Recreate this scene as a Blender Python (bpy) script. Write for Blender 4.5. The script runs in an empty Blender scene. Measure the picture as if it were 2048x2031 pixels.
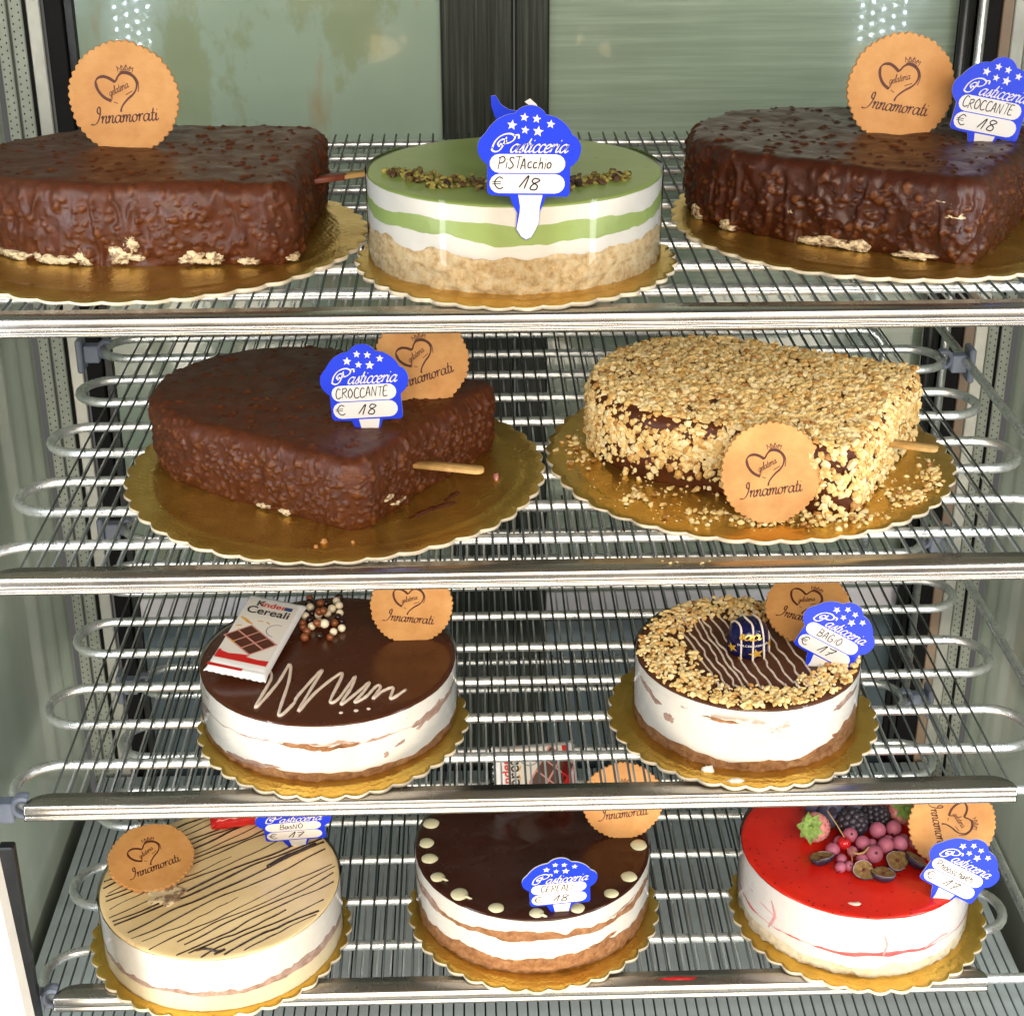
import bpy, math, random
import numpy as np
from mathutils import Matrix, Vector
from mathutils.kdtree import KDTree

random.seed(7)
rng = np.random.default_rng(11)
R_ = math.radians
SC = bpy.context.scene
COL = SC.collection

# ------------------------------------------------------------------ camera, world, lamps, exposure
cam = bpy.data.cameras.new('camera')
camo = bpy.data.objects.new('camera', cam)
COL.objects.link(camo)
cam.sensor_fit = 'HORIZONTAL'
cam.sensor_width = 36.0
cam.lens = 36.0 * 3288.4 / 2048.0
cam.clip_start = 0.02
cam.clip_end = 50
camo.location = (-0.0299, -0.8287, 0.8882)
camo.rotation_euler = (Matrix.Rotation(-0.0281, 3, 'Z') @ Matrix.Rotation(math.pi / 2 - 0.437, 3, 'X')
                       @ Matrix.Rotation(-0.003, 3, 'Z')).to_euler()
SC.camera = camo

world = bpy.data.worlds.new('World')
SC.world = world
world.use_nodes = True
wb = world.node_tree.nodes['Background']
wb.inputs[0].default_value = (0.60, 0.58, 0.55, 1)
wb.inputs[1].default_value = 0.17


def area(name, loc, target, sx, sy, energy, color):
    l = bpy.data.lights.new(name, 'AREA')
    l.shape = 'RECTANGLE'
    l.size, l.size_y = sx, sy
    l.energy = energy
    l.color = color
    o = bpy.data.objects.new(name, l)
    COL.objects.link(o)
    o.location = loc
    d = Vector(target) - Vector(loc)
    o.rotation_euler = d.to_track_quat('-Z', 'Y').to_euler()
    return o


area('case_lamp', (-0.46, -0.24, 0.42), (0.0, 0.16, 0.34), 0.05, 0.85, 2.6, (0.93, 0.97, 1.0))
area('case_lamp', (0.50, -0.24, 0.42), (0.0, 0.16, 0.34), 0.05, 0.85, 2.6, (0.93, 0.97, 1.0))
area('case_lamp', (0.0, -0.50, 0.10), (0.0, 0.12, 0.24), 1.0, 0.12, 5.6, (1.0, 0.88, 0.72))
area('room_lamp', (0.1, -2.0, 1.30), (0.0, 0.1, 0.40), 1.8, 1.0, 58.0, (1.0, 0.88, 0.73))

SC.view_settings.view_transform = 'Standard'
SC.view_settings.look = 'None'
SC.view_settings.exposure = 0.0
SC.view_settings.gamma = 1.0
SC.view_settings.use_curve_mapping = False
SC.render.engine = 'CYCLES'
SC.cycles.use_denoising = True
SC.cycles.max_bounces = 8
SC.cycles.transparent_max_bounces = 16
SC.cycles.caustics_reflective = False
SC.cycles.caustics_refractive = False
SC.cycles.sample_clamp_indirect = 6.0


# ------------------------------------------------------------------ materials
def lin(r, g, b):
    f = lambda c: c / 12.92 if c <= 0.04045 else ((c + 0.055) / 1.055) ** 2.4
    return (f(r / 255), f(g / 255), f(b / 255), 1.0)


class NT:
    def __init__(s, name):
        s.m = bpy.data.materials.new(name)
        s.m.use_nodes = True
        s.t = s.m.node_tree
        s.n = s.t.nodes
        s.b = s.n['Principled BSDF']

    def new(s, typ, **kw):
        nd = s.n.new(typ)
        for k, v in kw.items():
            if k.startswith('i_'):
                nd.inputs[k[2:].replace('_', ' ')].default_value = v
            else:
                setattr(nd, k, v)
        return nd

    def link(s, a, b):
        s.t.links.new(a, b)

    def coord(s, scale=(1, 1, 1)):
        tc = s.new('ShaderNodeTexCoord')
        mp = s.new('ShaderNodeMapping')
        mp.inputs['Scale'].default_value = scale
        s.link(tc.outputs['Object'], mp.inputs['Vector'])
        return mp.outputs['Vector']

    def noise(s, scale, detail=4, rough=0.55, vec=None, stretch=(1, 1, 1)):
        nd = s.new('ShaderNodeTexNoise')
        nd.inputs['Scale'].default_value = scale
        nd.inputs['Detail'].default_value = detail
        nd.inputs['Roughness'].default_value = rough
        s.link(vec or s.coord(stretch), nd.inputs['Vector'])
        return nd.outputs['Fac']

    def ramp(s, fac, stops):
        nd = s.new('ShaderNodeValToRGB')
        cr = nd.color_ramp
        while len(cr.elements) < len(stops):
            cr.elements.new(0.5)
        for e, (p, c) in zip(cr.elements, stops):
            e.position = p
            e.color = c if len(c) == 4 else (*c, 1)
        s.link(fac, nd.inputs['Fac'])
        return nd.outputs['Color']

    def mix(s, fac, a, b):
        nd = s.new('ShaderNodeMix', data_type='RGBA')
        if isinstance(fac, (int, float)):
            nd.inputs[0].default_value = fac
        else:
            s.link(fac, nd.inputs[0])
        for v, i in ((a, 6), (b, 7)):
            if isinstance(v, tuple):
                nd.inputs[i].default_value = v
            else:
                s.link(v, nd.inputs[i])
        return nd.outputs[2]

    def bump(s, fac, strength, dist):
        nd = s.new('ShaderNodeBump')
        nd.inputs['Strength'].default_value = strength
        nd.inputs['Distance'].default_value = dist
        s.link(fac, nd.inputs['Height'])
        s.link(nd.outputs['Normal'], s.b.inputs['Normal'])

    def set(s, **kw):
        for k, v in kw.items():
            inp = s.b.inputs[k.replace('_', ' ')]
            if hasattr(v, 'is_linked') or hasattr(v, 'links'):
                s.link(v, inp)
            else:
                inp.default_value = v
        return s


M = {}


def simple(name, col, rough=0.5, metal=0.0, nscale=0, namp=0.12, bump=0.0, bscale=300, **kw):
    t = NT(name)
    t.set(Roughness=rough, Metallic=metal, **kw)
    if nscale:
        f = t.noise(nscale, 5)
        c0 = tuple(max(0, x * (1 - namp)) for x in col[:3]) + (1,)
        c1 = tuple(min(1, x * (1 + namp)) for x in col[:3]) + (1,)
        t.set(Base_Color=t.ramp(f, [(0.3, c0), (0.7, c1)]))
    else:
        t.set(Base_Color=col)
    if bump:
        t.bump(t.noise(bscale, 4), bump, 0.001)
    M[name] = t.m
    return t


# metals of the case
t = NT('coil_zinc')
f = t.noise(90, 6, 0.7)
t.set(Base_Color=t.ramp(f, [(0.3, (0.50, 0.53, 0.53)), (0.55, (0.70, 0.73, 0.73)), (0.8, (0.84, 0.86, 0.85))]), Metallic=0.85,
      Roughness=t.ramp(t.noise(200, 4), [(0.3, (0.22, 0.22, 0.22)), (0.7, (0.46, 0.46, 0.46))]))
t.bump(t.noise(420, 3), 0.25, 0.0006)
M['coil'] = t.m
t = NT('wire_zinc')
t.set(Base_Color=(0.055, 0.068, 0.064, 1), Metallic=0.4, Roughness=0.5)
M['wire'] = t.m
simple('wire_pale', (0.36, 0.38, 0.37, 1), 0.4, 0.7)
t = NT('rail_steel')
t.set(Base_Color=t.ramp(t.noise(10, 3), [(0.3, (0.44, 0.415, 0.38)), (0.7, (0.50, 0.475, 0.435))]), Metallic=1.0,
      Roughness=t.ramp(t.noise(24, 6, 0.7), [(0.35, (0.23, 0.23, 0.23)), (0.75, (0.32, 0.32, 0.32))]))
sc_ = t.noise(160, 6, 0.75)
t.bump(t.ramp(sc_, [(0.66, (0, 0, 0)), (0.72, (1, 1, 1))]), 0.15, 0.0002)
M['rail'] = t.m
simple('clip_plastic', lin(112, 120, 136), 0.5, nscale=90)
M['clip'] = M['clip_plastic']
simple('dark_steel', (0.040, 0.042, 0.044, 1), 0.35, 0.6, nscale=40, namp=0.3)
simple('aluminium', (0.60, 0.61, 0.57, 1), 0.42, 0.55, nscale=25, namp=0.18, bump=0.1)
simple('spacer_aluminium', (0.38, 0.42, 0.37, 1), 0.5, 0.35, nscale=60)
simple('rubber_black', (0.005, 0.005, 0.006, 1), 0.6, Specular_IOR_Level=0.2)
simple('hole_dark', (0.02, 0.025, 0.02, 1), 0.9)
simple('pink_frame', lin(150, 130, 112), 0.5, nscale=40)
simple('lamp_white', (0.85, 0.83, 0.78, 1), 0.5, nscale=50, namp=0.05)
t = NT('lamp_diffuser')
t.set(Base_Color=(0.9, 0.88, 0.84, 1), Roughness=0.6, Emission_Color=(1.0, 0.95, 0.88, 1), Emission_Strength=0.9)
M['diffuser'] = t.m
t = NT('led_dot')
t.set(Base_Color=(0.9, 0.9, 0.9, 1), Emission_Color=(0.72, 0.86, 1.0, 1), Emission_Strength=130.0)
M['led'] = t.m


def glass_panel(name, base, stains, streak):
    t = NT(name)
    v = t.coord()
    big = t.noise(3.2, 5, 0.6, vec=v)
    col = t.ramp(big, [(0.25, tuple(c * 0.82 for c in base)), (0.5, base), (0.8, tuple(min(1, c * 1.16) for c in base))])
    if stains:
        w = t.noise(7.5, 7, 0.62, stretch=(1.0, 1.0, 0.6))
        msk = t.ramp(w, [(0.50, (0, 0, 0)), (0.53, (0.45, 0.45, 0.45)), (0.80, (0.9, 0.9, 0.9))])
        col = t.mix(msk, col, (0.21, 0.24, 0.10, 1))
        w2 = t.noise(10, 6, 0.6, stretch=(2.5, 1, 0.5))
        msk2 = t.ramp(w2, [(0.58, (0, 0, 0)), (0.68, (0.6, 0.6, 0.6))])
        col = t.mix(msk2, col, (0.30, 0.20, 0.08, 1))
    if streak:
        w = t.noise(22, 5, 0.65, stretch=streak)
        col = t.mix(t.ramp(w, [(0.42, (0.0, 0.0, 0.0)), (0.70, (0.34, 0.34, 0.34))]), col, tuple(min(1, c * 1.9 + 0.03) for c in base) + (1,))
        t.bump(w, 0.10, 0.002)
    t.set(Base_Color=col, Roughness=0.16, Coat_Weight=0.5, Coat_Roughness=0.03, Specular_IOR_Level=0.4)
    M[name] = t.m


glass_panel('pane_stained', (0.270, 0.355, 0.285), True, None)
glass_panel('pane_streaked', (0.230, 0.295, 0.230), False, (0.25, 1, 9))
glass_panel('side_glass', (0.52, 0.62, 0.52), False, (0.3, 0.35, 0.05))
t = NT('door_stile')
w = t.noise(40, 6, 0.7, stretch=(9, 9, 0.15))
t.set(Base_Color=t.ramp(w, [(0.36, (0.006, 0.008, 0.006)), (0.55, (0.024, 0.030, 0.024)), (0.75, (0.075, 0.088, 0.072))]), Roughness=0.4,
      Specular_IOR_Level=0.25)
t.bump(w, 0.3, 0.001)
M['stile'] = t.m
simple('grate_plastic', (0.46, 0.53, 0.56, 1), 0.35, 0.2, nscale=30, namp=0.15)
simple('reflection_white', (0.86, 0.84, 0.92, 1), 0.4, nscale=30, namp=0.06)
simple('lower_blue', (0.075, 0.105, 0.125, 1), 0.2, nscale=12, namp=0.3)
simple('pan_dark', (0.03, 0.034, 0.036, 1), 0.5, nscale=10, namp=0.3)

# cake boards
t = NT('gold_foil')
vo = t.new('ShaderNodeTexVoronoi')
vo.inputs['Scale'].default_value = 420
t.link(t.coord(), vo.inputs['Vector'])
f = t.noise(40, 5, 0.6)
t.set(Base_Color=t.ramp(f, [(0.25, (0.58, 0.34, 0.055)), (0.6, (0.74, 0.475, 0.095)), (0.85, (0.82, 0.57, 0.15))]), Metallic=0.92,
      Roughness=t.ramp(t.noise(25, 4), [(0.3, (0.24, 0.24, 0.24)), (0.7, (0.40, 0.40, 0.40))]))
t.bump(vo.outputs['Distance'], 0.35, 0.0007)
M['foil'] = t.m
simple('card_edge', (0.66, 0.58, 0.44, 1), 0.55, 0.15, nscale=120, namp=0.2)

# chocolate and creams
def choc(name, dark, light, rough, lumps=True, scale=160, bstr=0.22):
    t = NT(name)
    f = t.noise(scale, 6, 0.65)
    col = t.ramp(f, [(0.28, dark), (0.72, light)])
    if lumps:
        at = t.new('ShaderNodeAttribute', attribute_name='lump')
        col = t.mix(t.ramp(at.outputs['Fac'], [(0.35, (0, 0, 0)), (1.0, (0.75, 0.75, 0.75))]), col, (0.155, 0.048, 0.011, 1))
    t.set(Base_Color=col, Roughness=t.ramp(t.noise(70, 4), [(0.3, (rough - 0.08,) * 3), (0.7, (rough + 0.1,) * 3)]), Specular_IOR_Level=0.36)
    if bstr:
        hgt = t.noise(scale * 5, 5, 0.6)
        if lumps:
            vo = t.new('ShaderNodeTexVoronoi', feature='SMOOTH_F1')
            vo.inputs['Scale'].default_value = 520
            t.link(t.coord(), vo.inputs['Vector'])
            spk = t.ramp(vo.outputs['Distance'], [(0.0, (1, 1, 1)), (0.32, (0, 0, 0))])
            hgt = t.mix(0.6, hgt, t.mix(t.ramp(t.noise(90, 3), [(0.45, (0, 0, 0)), (0.6, (1, 1, 1))]), (0, 0, 0, 1), spk))
        t.bump(hgt, bstr, 0.0012 if lumps else 0.0007)
    M[name] = t.m


choc('choc_coat', (0.050, 0.0112, 0.0030), (0.104, 0.0255, 0.0062), 0.45)
choc('choc_coat_dark', (0.034, 0.0074, 0.0026), (0.066, 0.0150, 0.0046), 0.39)
choc('choc_glaze', (0.062, 0.0165, 0.0060), (0.080, 0.0225, 0.0082), 0.22, False, 40, 0.05)
choc('choc_glaze_dark', (0.034, 0.0085, 0.0042), (0.046, 0.0115, 0.0055), 0.18, False, 40, 0.05)
choc('choc_matte', (0.070, 0.022, 0.009), (0.105, 0.035, 0.015), 0.45, False, 120, 0.3)


def cream(name, col, smear=None, thr=0.62, scale=28, stretch=(1, 1, 2.0), band=None):
    t = NT(name)
    base = t.ramp(t.noise(55, 5), [(0.3, tuple(c * 0.93 for c in col)), (0.7, col)])
    if smear:
        w = t.noise(scale, 8, 0.70, stretch=stretch)
        msk = t.ramp(w, [(thr, (0, 0, 0)), (thr + 0.03, (0.6, 0.6, 0.6)), (thr + 0.2, (1, 1, 1))])
        if band:
            sp = t.new('ShaderNodeSeparateXYZ')
            t.link(t.coord(), sp.inputs[0])
            mr = t.new('ShaderNodeMapRange')
            mr.inputs['From Max'].default_value = 0.05
            t.link(sp.outputs['Z'], mr.inputs['Value'])
            bm = t.ramp(mr.outputs[0], [(band[0] - 0.06, (0, 0, 0)), (band[0], (1, 1, 1)), (band[1], (1, 1, 1)), (min(1.0, band[1] + 0.06), (0, 0, 0))])
            msk = t.mix(msk, (0, 0, 0, 1), bm)
        base = t.mix(msk, base, smear)
    t.set(Base_Color=base, Roughness=0.42, Subsurface_Weight=0.12, Subsurface_Radius=(0.9, 0.7, 0.5), Subsurface_Scale=0.003)
    t.bump(t.mix(0.5, t.noise(140, 5), t.noise(30, 5, 0.6, stretch=(1, 1, 4))), 0.45, 0.002)
    M[name] = t.m


cream('cream', (0.84, 0.80, 0.71))
cream('cream_smeared', (0.84, 0.80, 0.72), lin(158, 118, 92), 0.60, 20, (1, 1, 3.2), (0.42, 0.72))
cream('cream_bands', (0.84, 0.80, 0.72), lin(140, 104, 88), 0.57, 20, (1, 1, 2.6), (0.48, 0.74))
cream('cream_pink', (0.84, 0.79, 0.75), lin(232, 150, 152), 0.61, 15, (1, 1, 0.6))
cream('pistachio_cream', (0.36, 0.47, 0.14), lin(120, 150, 60), 0.68, 60)
cream('vanilla', (0.80, 0.68, 0.44))
cream('filling', (0.76, 0.60, 0.36), lin(96, 50, 26), 0.50, 190)


def crumb(name, c0, c1, c2, scale=260, b=0.9):
    t = NT(name)
    f = t.noise(scale, 6, 0.7)
    t.set(Base_Color=t.ramp(f, [(0.28, c0), (0.5, c1), (0.72, c2)]), Roughness=0.75)
    t.bump(t.noise(scale * 0.8, 6, 0.7), b, 0.002)
    M[name] = t.m


crumb('biscuit', (0.42, 0.22, 0.07), (0.74, 0.54, 0.28), (0.84, 0.71, 0.47), 190)
crumb('biscuit_pale', (0.66, 0.50, 0.30), (0.78, 0.66, 0.46), (0.84, 0.74, 0.56), 170)
crumb('sponge_brown', (0.17, 0.060, 0.018), (0.34, 0.150, 0.055), (0.50, 0.27, 0.12), 190, 0.6)
crumb('sponge_grey', (0.26, 0.14, 0.10), (0.42, 0.27, 0.21), (0.60, 0.45, 0.37), 120, 0.5)
t = NT('pistachio_glaze')
v = t.coord()
col = t.ramp(t.noise(18, 5, vec=v), [(0.3, (0.245, 0.345, 0.085)), (0.7, (0.310, 0.415, 0.115))])
col = t.mix(t.ramp(t.noise(75, 3, vec=v), [(0.72, (0, 0, 0)), (0.78, (0.8, 0.8, 0.8))]), col, (0.10, 0.085, 0.02, 1))
t.set(Base_Color=col, Roughness=0.34, Specular_IOR_Level=0.3)
t.bump(t.noise(30, 3), 0.05, 0.001)
M['pistachio_glaze'] = t.m
t = NT('red_glaze')
v = t.coord()
vo = t.new('ShaderNodeTexVoronoi')
vo.inputs['Scale'].default_value = 190
t.link(v, vo.inputs['Vector'])
col = t.ramp(t.noise(30, 4, vec=v), [(0.3, (0.56, 0.012, 0.007)), (0.7, (0.70, 0.024, 0.011))])
col = t.mix(t.ramp(vo.outputs['Distance'], [(0.10, (0.85, 0.85, 0.85)), (0.20, (0, 0, 0))]), col, (0.11, 0.004, 0.004, 1))
t.set(Base_Color=col, Roughness=0.2, Specular_IOR_Level=0.35)
t.bump(t.noise(160, 4), 0.08, 0.001)
M['red_glaze'] = t.m
t = NT('beige_glaze')
col = t.ramp(t.noise(14, 5), [(0.3, lin(222, 190, 132)), (0.7, lin(236, 210, 160))])
col = t.mix(t.ramp(t.noise(26, 6, 0.65), [(0.66, (0, 0, 0)), (0.74, (0.55, 0.55, 0.55))]), col, lin(176, 128, 72))
t.set(Base_Color=col, Roughness=0.22, Specular_IOR_Level=0.5)
M['beige_glaze'] = t.m
simple('white_choc', lin(226, 208, 190), 0.35, nscale=200, namp=0.06)
simple('white_dot', lin(208, 204, 168), 0.35, nscale=200, namp=0.06)
simple('dark_line', (0.022, 0.008, 0.005, 1), 0.3)
simple('red_sauce', (0.42, 0.02, 0.02, 1), 0.2)
simple('fruit_band', (0.66, 0.10, 0.11, 1), 0.4, nscale=110, namp=0.35)
simple('pink_streak', (0.78, 0.38, 0.38, 1), 0.4, nscale=90, namp=0.2)

# acetate collar
t = NT('acetate')
t.n.remove(t.b)
tr = t.new('ShaderNodeBsdfTransparent')
tr.inputs[0].default_value = (0.97, 0.97, 0.97, 1)
gl = t.new('ShaderNodeBsdfGlossy')
gl.inputs['Roughness'].default_value = 0.06
fr = t.new('ShaderNodeFresnel')
fr.inputs['IOR'].default_value = 1.28
mx = t.new('ShaderNodeMixShader')
t.link(fr.outputs[0], mx.inputs[0])
t.link(tr.outputs[0], mx.inputs[1])
t.link(gl.outputs[0], mx.inputs[2])
t.link(mx.outputs[0], t.n['Material Output'].inputs['Surface'])
M['acetate'] = t.m

# nuts
def nutmat(name, stops):
    t = NT(name)
    at = t.new('ShaderNodeAttribute', attribute_name='tint')
    col = t.ramp(at.outputs['Fac'], stops)
    col = t.mix(t.ramp(t.noise(420, 4), [(0.5, (0, 0, 0)), (0.8, (0.40, 0.40, 0.40))]), col, tuple(c * 0.55 for c in stops[1][1]) + (1,))
    t.set(Base_Color=col, Roughness=0.5, Specular_IOR_Level=0.4)
    t.bump(t.noise(800, 3), 0.3, 0.0006)
    M[name] = t.m


nutmat('hazelnut', [(0.0, (0.42, 0.19, 0.05)), (0.2, (0.66, 0.38, 0.11)), (0.55, (0.84, 0.62, 0.26)), (1.0, (0.90, 0.74, 0.42))])
nutmat('pistachio', [(0.0, (0.03, 0.012, 0.008)), (0.40, (0.085, 0.036, 0.012)), (0.68, (0.15, 0.13, 0.022)), (1.0, (0.36, 0.30, 0.07))])

# card, print, plastic
t = NT('kraft')
f = t.noise(60, 6, 0.65)
col = t.ramp(f, [(0.25, lin(188, 130, 68)), (0.55, lin(208, 154, 90)), (0.85, lin(220, 170, 108))])
f2 = t.noise(700, 3, 0.6, stretch=(0.35, 1, 1.6))
col = t.mix(t.ramp(f2, [(0.5, (0, 0, 0)), (0.8, (0.30, 0.30, 0.30))]), col, lin(182, 122, 58))
oi = t.new('ShaderNodeObjectInfo')
big = t.new('ShaderNodeTexNoise', noise_dimensions='4D')
big.inputs['Scale'].default_value = 38
t.link(t.coord(), big.inputs['Vector'])
t.link(oi.outputs['Random'], big.inputs['W'])
big.inputs['Detail'].default_value = 5
mw = t.new('ShaderNodeMath', operation='MULTIPLY')
mw.inputs[1].default_value = 40.0
t.link(oi.outputs['Random'], mw.inputs[0])
t.link(mw.outputs[0], big.inputs['W'])
col = t.mix(t.ramp(big.outputs['Fac'], [(0.42, (0, 0, 0)), (0.72, (0.55, 0.55, 0.55))]), col, lin(178, 116, 54))
col = t.mix(t.ramp(oi.outputs['Random'], [(0.0, (0.0, 0.0, 0.0)), (1.0, (0.35, 0.35, 0.35))]), col, lin(188, 128, 66))
t.set(Base_Color=col, Roughness=0.62)
t.bump(f2, 0.25, 0.0005)
M['kraft'] = t.m
simple('print_brown', lin(84, 34, 16), 0.6)
simple('tag_blue', (0.008, 0.035, 0.58, 1), 0.42, Specular_IOR_Level=0.28)
simple('tag_white', (0.66, 0.63, 0.60, 1), 0.5, Specular_IOR_Level=0.2)
simple('ink', (0.030, 0.024, 0.026, 1), 0.8, Specular_IOR_Level=0.05)
simple('wood_stick', lin(206, 164, 100), 0.6, nscale=150, namp=0.18)
simple('wood_stained', lin(120, 56, 36), 0.5, nscale=150, namp=0.3)
simple('wrap_white', (0.80, 0.79, 0.78, 1), 0.25, nscale=30, namp=0.03, bump=0.15, bscale=90)
simple('wrap_grey', lin(222, 216, 206), 0.3)
simple('wrap_red', (0.60, 0.018, 0.016, 1), 0.2, nscale=60, namp=0.2, bump=0.5, bscale=120)
simple('print_red', (0.58, 0.016, 0.014, 1), 0.3)
simple('print_black', (0.012, 0.011, 0.012, 1), 0.35)
simple('print_choc', (0.085, 0.026, 0.014, 1), 0.3)
simple('print_choc_light', lin(200, 140, 130), 0.35)
simple('print_grain', lin(214, 164, 78), 0.35, nscale=300, namp=0.25)
simple('print_blue', lin(36, 70, 120), 0.35)
simple('foil_blue', (0.006, 0.009, 0.075, 1), 0.18, 0.3, nscale=80, namp=0.4, bump=0.9, bscale=150)
simple('foil_gold', (0.78, 0.46, 0.06, 1), 0.25, 0.5)
simple('pearl_white', lin(240, 226, 196), 0.3)
simple('pearl_milk', lin(134, 74, 40), 0.28)
simple('pearl_dark', lin(46, 26, 24), 0.22)
t = NT('currant_frost')
col = t.ramp(t.noise(200, 6, 0.7), [(0.30, lin(140, 40, 70)), (0.50, lin(178, 96, 120)), (0.75, lin(208, 150, 166)), (0.9, lin(226, 186, 194))])
oi = t.new('ShaderNodeObjectInfo')
col = t.mix(t.ramp(oi.outputs['Random'], [(0.2, (0, 0, 0)), (1.0, (0.22, 0.22, 0.22))]), col, lin(128, 44, 66))
t.set(Base_Color=col, Roughness=0.55)
M['currant'] = t.m
simple('currant_red', (0.50, 0.008, 0.012, 1), 0.12)
simple('calyx', (0.03, 0.012, 0.012, 1), 0.7)
simple('stem', lin(176, 140, 90), 0.6)
t = NT('blueberry')
t.set(Base_Color=t.ramp(t.noise(120, 6, 0.7), [(0.3, lin(44, 46, 74)), (0.6, lin(84, 90, 120)), (0.85, lin(136, 142, 164))]), Roughness=0.6)
M['blueberry'] = t.m
simple('blueberry_skin', (0.022, 0.016, 0.035, 1), 0.35, nscale=300, namp=0.5)
crumb('blueberry_pulp', (0.10, 0.040, 0.010), (0.22, 0.125, 0.035), (0.38, 0.26, 0.10), 330, 0.6)
simple('blueberry_rim', lin(168, 150, 160), 0.4)
t = NT('blackberry')
t.set(Base_Color=t.ramp(t.noise(260, 6, 0.75), [(0.46, (0.012, 0.009, 0.014)), (0.60, lin(70, 62, 76)), (0.78, lin(176, 170, 186))]), Roughness=0.4)
M['blackberry'] = t.m
t = NT('strawberry')
t.set(Base_Color=t.ramp(t.noise(140, 6, 0.7), [(0.3, lin(176, 84, 82)), (0.6, lin(214, 146, 138)), (0.85, lin(230, 186, 174))]), Roughness=0.5)
M['strawberry'] = t.m
simple('strawberry_seed', lin(96, 30, 30), 0.5)
simple('leaf_green', lin(116, 144, 66), 0.6, nscale=220, namp=0.5)


# ------------------------------------------------------------------ object helpers
def link(o, parent=None):
    COL.objects.link(o)
    if parent is not None:
        o.parent = parent
    return o


def meshdata(name, V, F, mat, smooth=True):
    me = bpy.data.meshes.new(name)
    me.from_pydata([tuple(map(float, v)) for v in V], [], [tuple(map(int, f)) for f in F])
    me.materials.append(mat if not isinstance(mat, str) else M[mat])
    if smooth:
        me.polygons.foreach_set('use_smooth', [True] * len(me.polygons))
    me.update()
    return me


def obj(name, V, F, mat, parent=None, smooth=True):
    return link(bpy.data.objects.new(name, meshdata(name, V, F, mat, smooth)), parent)


def inst(name, me, parent=None, loc=(0, 0, 0), rot=None, scale=None):
    o = bpy.data.objects.new(name, me)
    o.location = loc
    if rot is not None:
        o.rotation_euler = rot
    if scale is not None:
        o.scale = scale
    return link(o, parent)


def empty(name, loc, label=None, cat=None, group=None, mat3=None):
    o = bpy.data.objects.new(name, None)
    o.empty_display_size = 0.01
    o.location = loc
    if mat3 is not None:
        o.rotation_euler = mat3.to_euler()
    link(o)
    return tag(o, label, cat, group)


def tag(o, label=None, cat=None, group=None, kind=None):
    if label:
        o['label'] = label
    if cat:
        o['category'] = cat
    if group:
        o['group'] = group
    if kind:
        o['kind'] = kind
    return o


def box(x0, x1, y0, y1, z0, z1, b=0.0):
    if b <= 0:
        V = [(x, y, z) for z in (z0, z1) for y in (y0, y1) for x in (x0, x1)]
        F = [(0, 2, 3, 1), (4, 5, 7, 6), (0, 1, 5, 4), (2, 6, 7, 3), (0, 4, 6, 2), (1, 3, 7, 5)]
        return V, F
    # chamfered box
    V, F = [], []
    cs = {}
    for zi, z in enumerate((z0, z1)):
        for yi, y in enumerate((y0, y1)):
            for xi, x in enumerate((x0, x1)):
                dx, dy, dz = (b if xi == 0 else -b), (b if yi == 0 else -b), (b if zi == 0 else -b)
                k = (xi, yi, zi)
                cs[k] = (len(V), len(V) + 1, len(V) + 2)
                V += [(x, y + dy, z + dz), (x + dx, y, z + dz), (x + dx, y + dy, z)]
    for a in range(3):
        for s in (0, 1):
            o1, o2 = [i for i in range(3) if i != a]
            q = []
            for u, v in ((0, 0), (1, 0), (1, 1), (0, 1)):
                k = [0, 0, 0]
                k[a], k[o1], k[o2] = s, u, v
                q.append(cs[tuple(k)][a])
            F.append(q)
    for a in range(3):
        o1, o2 = [i for i in range(3) if i != a]
        for u in (0, 1):
            for v in (0, 1):
                k0, k1 = [0, 0, 0], [0, 0, 0]
                k0[o1] = k1[o1] = u
                k0[o2] = k1[o2] = v
                k1[a] = 1
                A, B = cs[tuple(k0)], cs[tuple(k1)]
                F.append((A[o1], A[o2], B[o2], B[o1]))
    for k, c in cs.items():
        F.append(c)
    return V, F


def recalc(o):
    import bmesh
    bm = bmesh.new()
    bm.from_mesh(o.data)
    bmesh.ops.recalc_face_normals(bm, faces=bm.faces)
    bm.to_mesh(o.data)
    bm.free()
    return o


def sweep(path, r, segs=10, caps=True, up=None):
    P = np.array(path, float)
    n = len(P)
    T = np.gradient(P, axis=0)
    T /= np.linalg.norm(T, axis=1)[:, None] + 1e-12
    rad = np.full(n, r) if np.isscalar(r) else np.array(r)
    ref = np.array([0, 0, 1.0]) if abs(T[0][2]) < 0.9 else np.array([1.0, 0, 0])
    V, F = [], []
    a = np.cross(T[0], ref)
    a /= np.linalg.norm(a)
    for i in range(n):
        a = a - T[i] * (a @ T[i])
        a /= np.linalg.norm(a) + 1e-12
        b = np.cross(T[i], a)
        for k in range(segs):
            th = 2 * math.pi * k / segs
            V.append(P[i] + rad[i] * (a * math.cos(th) + b * math.sin(th)))
    for i in range(n - 1):
        for k in range(segs):
            k2 = (k + 1) % segs
            F.append((i * segs + k, i * segs + k2, (i + 1) * segs + k2, (i + 1) * segs + k))
    if caps:
        F.append(tuple(range(segs - 1, -1, -1)))
        F.append(tuple((n - 1) * segs + k for k in range(segs)))
    return V, F


def lathe(prof, n=32, cap_bottom=True):
    V, F = [], []
    for r, z in prof:
        for k in range(n):
            a = 2 * math.pi * k / n
            V.append((r * math.cos(a), r * math.sin(a), z))
    for i in range(len(prof) - 1):
        for k in range(n):
            k2 = (k + 1) % n
            F.append((i * n + k, i * n + k2, (i + 1) * n + k2, (i + 1) * n + k))
    return V, F


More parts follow.
